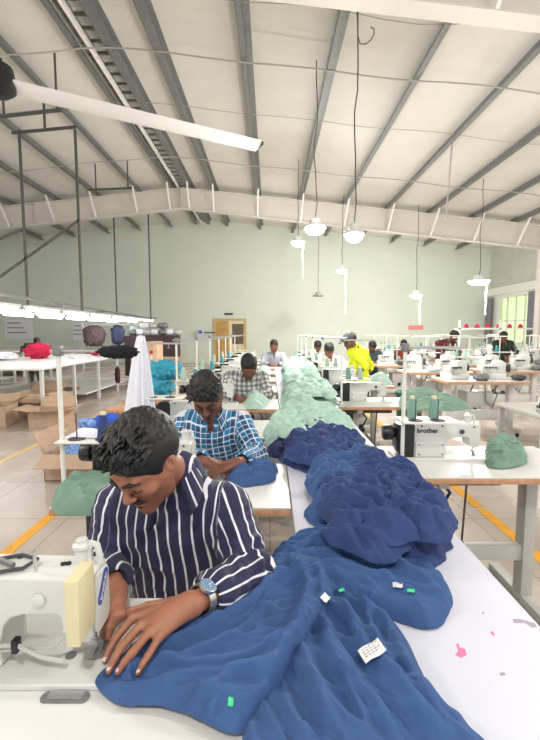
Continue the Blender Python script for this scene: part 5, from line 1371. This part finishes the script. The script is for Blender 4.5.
# ---------------------------------------------------------------- man in the blue plaid shirt
M_plaid=plaid_mat('blue_plaid',lin(28,130,180),(.03,.035,.09),(.85,.86,.9))
Y2=2.42
d2=sit(214,Y2,dict(label='man in a bright blue plaid shirt sewing behind the striped-shirt man',head=tuple(W(207,395,2.24)),face=(.02,-.76,-.65),up=(-.06,-.64,.76),
 neck=tuple(W(213,418,2.36)),chest=tuple(W(212,440,2.42)),shR=tuple(W(187,423,2.42)),shL=tuple(W(240,423,2.40)),elR=tuple(W(178,452,2.30)),elL=tuple(W(257,455,2.26)),
 wrR=tuple(WZ(206,462,.845)),wrL=tuple(WZ(239,463,.85)),hdR=(1,-.7,-.15),hdL=(-1,-.55,-.15),h=.005,sc=1.03,shirt=M_plaid,period=.062,armr=.062,cuffr=.046,sleeve=.8,skin=M_skin2,hairstyle='short',beard=.45,seed=6,hh=.004,
 pelvis=(-.32,2.54,.56),cw=.165))
p2,i2=person(d2);stool((-.32,2.58,0),'stool under the blue plaid shirt man')
# ---------------------------------------------------------------- others
M_check=plaid_mat('black_white_check',(.72,.72,.7),(.01,.01,.012),(.8,.8,.8),check=True)
d3=sit(246,4.42,dict(label='man in a black and white checked shirt, head bowed, sewing in the left row',head=tuple(W(249,366,4.27)),h=.010,shirt=M_check,period=.05,facehair=False,seed=8,hh=.009))
person(d3);stool((W(246,340,4.42).x,4.54,0),'stool under the checked-shirt man')
M_grey_s=mat('grey_shirt',(.35,.36,.40),.9);M_pink=mat('pink_shirt',lin(240,195,200),.9,noise=.12,nscale=14);M_yellow=mat('neon_yellow_shirt',lin(232,240,40),.85,noise=.06,nscale=9)
M_maroon=mat('maroon_shirt',lin(92,30,42),.9);M_dkgreen=mat('dark_green_shirt',(.02,.03,.022),.9);M_slate=mat('slate_shirt',lin(70,85,90),.9)
def far(px,Y,label,shirt,**k):
    e=dict(label=label,h=.013,shirt=shirt,facehair=False,collar=False,seed=int(px));e.update(k)
    d=sit(px,Y,e);person(d);stool((W(px,340,Y).x,Y+.14,0),'stool under the '+label.split(',')[0])
far(274,8.6,'small distant person in a grey shirt facing the camera, in the left row',M_grey_s,head=tuple(W(274,346,8.5)),face=(0,-1,-.25),up=(0,-.2,1))
far(331,7.3,'person in a pale pink shirt bent over a machine, right of the tall green pile',M_pink,head=tuple(W(329,350,7.1)))
far(318,9.68,'distant person in a pink shirt behind the other pink-shirt person',M_pink)
far(403,11.05,'distant dark-haired person in a red-brown shirt between two far machines',mat('redbrown_shirt',lin(150,60,55),.9))
far(372,9.45,'distant person with dark hair, seen just right of the yellow-shirt man',M_slate)
far(232,7.9,'distant bowed person in a slate shirt, left of the grey-shirt person',M_slate) if False else None
def stand(px,Y,label,shirt,**k):
    x=W(px,340,Y).x
    d=dict(label=label,h=.011,shirt=shirt,facehair=False,collar=False,head=(x,Y-.06,1.50),face=(-.5,-.7,-.5),up=(-.2,-.3,.95),neck=(x,Y-.01,1.36),chest=(x,Y,1.18),pelvis=(x,Y+.04,.86),
      shR=(x-.17,Y,1.29),shL=(x+.17,Y,1.29),elR=(x-.24,Y-.10,1.03),elL=(x+.25,Y-.08,1.04),wrR=(x-.16,Y-.30,.93),wrL=(x+.12,Y-.28,.98),hdR=(.3,-1,-.2),hdL=(-.4,-1,-.2),
      knR=(x-.1,Y+.0,.47),knL=(x+.1,Y+.0,.47),anR=(x-.1,Y+.04,.09),anL=(x+.1,Y+.04,.09),skin=M_skin2,seed=int(px))
    d.update(k);return person(d)[0]
xs=W(356,340,6.2).x
ys=stand(356,6.2,'standing man in a neon yellow shirt and grey cap beyond the right tables',M_yellow,
  head=tuple(W(350,341,6.15)),face=(-.85,-.35,-.45),up=(-.3,-.1,.95),neck=tuple(W(356,348,6.2)),chest=tuple(W(359,363,6.22)),shR=tuple(W(352,353,6.10)),shL=tuple(W(364,353,6.32)),armr=.048,cuffr=.045,puff=.02,
  pelvis=(xs+.05,6.25,.76),elR=tuple(W(366,366,6.0)),elL=tuple(W(371,366,6.4)),wrR=tuple(W(357,374,5.98)),wrL=tuple(W(366,378,6.3)),sleeve=.3,hdR=(-.4,-.6,-.6),hdL=(-.4,.1,-1),cw=.15,trous=mat('grey_trousers',(.35,.34,.34),.9))
fr_=frame((-.85,-.35,-.45),(-.3,-.1,.95));hc=W(350,341,6.15);S=SDF()
R=np.array([list(fr_[2]),list(fr_[0]),list(fr_[1])])
S.ell(hc+fr_[1]*.055,(.092,.112,.075),R,.01);S.ell(hc+fr_[1]*.045+fr_[0]*.12,(.065,.07,.012),R,.01)
Vc,Qc=S.mesh(.008);np_obj('cap',Vc,Qc,mat('grey_cap',(.10,.10,.11),.9),ys)
stand(33,11.9,'person in dark teal shirt and olive trousers bending over the cutting table',mat('dark_teal_shirt',(.03,.05,.055),.9),head=tuple(W(37,342,11.75)),chest=tuple(W(30,352,11.9)),neck=tuple(W(34,347,11.85)),
  face=(.3,-.6,-.75),up=(.3,-.6,.7),trous=M_green_t,shR=tuple(W(27,350,11.9)),shL=tuple(W(38,350,11.9)))

def lean(px,Y,label,shirt,hp,face,up,hz=0):
    x=W(px,340,Y).x
    stand(px,Y,label,shirt,head=tuple(W(*hp,Y-.14)),face=face,up=up,neck=tuple(W(px+2,hp[1]+6.5,Y-.04)),chest=(x,Y,1.13),pelvis=(x,Y+.10,.84),shR=(x-.17,Y,1.21),shL=(x+.17,Y,1.21),
      elR=(x-.22,Y-.14,1.0),elL=(x+.25,Y-.14,1.0),wrR=(x-.10,Y-.32,.93),wrL=(x+.16,Y-.32,.93),knR=(x-.1,Y+.04,.46),knL=(x+.1,Y+.04,.46),anR=(x-.1,Y+.1,.09),anL=(x+.1,Y+.1,.09),hdR=(0,-.7,-1),hdL=(0,-.7,-1),skin=M_skin2)
lean(446,9.72,'person in a maroon shirt leaning over a machine at the right',M_maroon,(454,336),(.75,-.6,-.5),(.3,-.2,.9))
lean(503,9.62,'person in a very dark shirt standing before the window at the right',M_dkgreen,(503,337),(-.1,-.8,-.6),(0,-.5,.8))
# ================================================================== LIGHT, WORLD, CAMERA
w=bpy.data.worlds.new('World');bpy.context.scene.world=w;w.use_nodes=True
bg=w.node_tree.nodes['Background'];bg.inputs[0].default_value=(.93,.96,1,1);bg.inputs[1].default_value=.8
cam=bpy.data.cameras.new('Camera');co=bpy.data.objects.new('Camera',cam);C.objects.link(co)
cam.sensor_fit='VERTICAL';cam.sensor_height=24;cam.lens=24*FPX/740;cam.clip_end=200;cam.clip_start=.02
co.location=(0,0,CAMZ);co.rotation_euler=(PI/2-PITCH,0,0)
bpy.context.scene.camera=co
vs=bpy.context.scene.view_settings
vs.view_transform='Standard';vs.look='None';vs.gamma=1;vs.use_curve_mapping=False;vs.exposure=.6
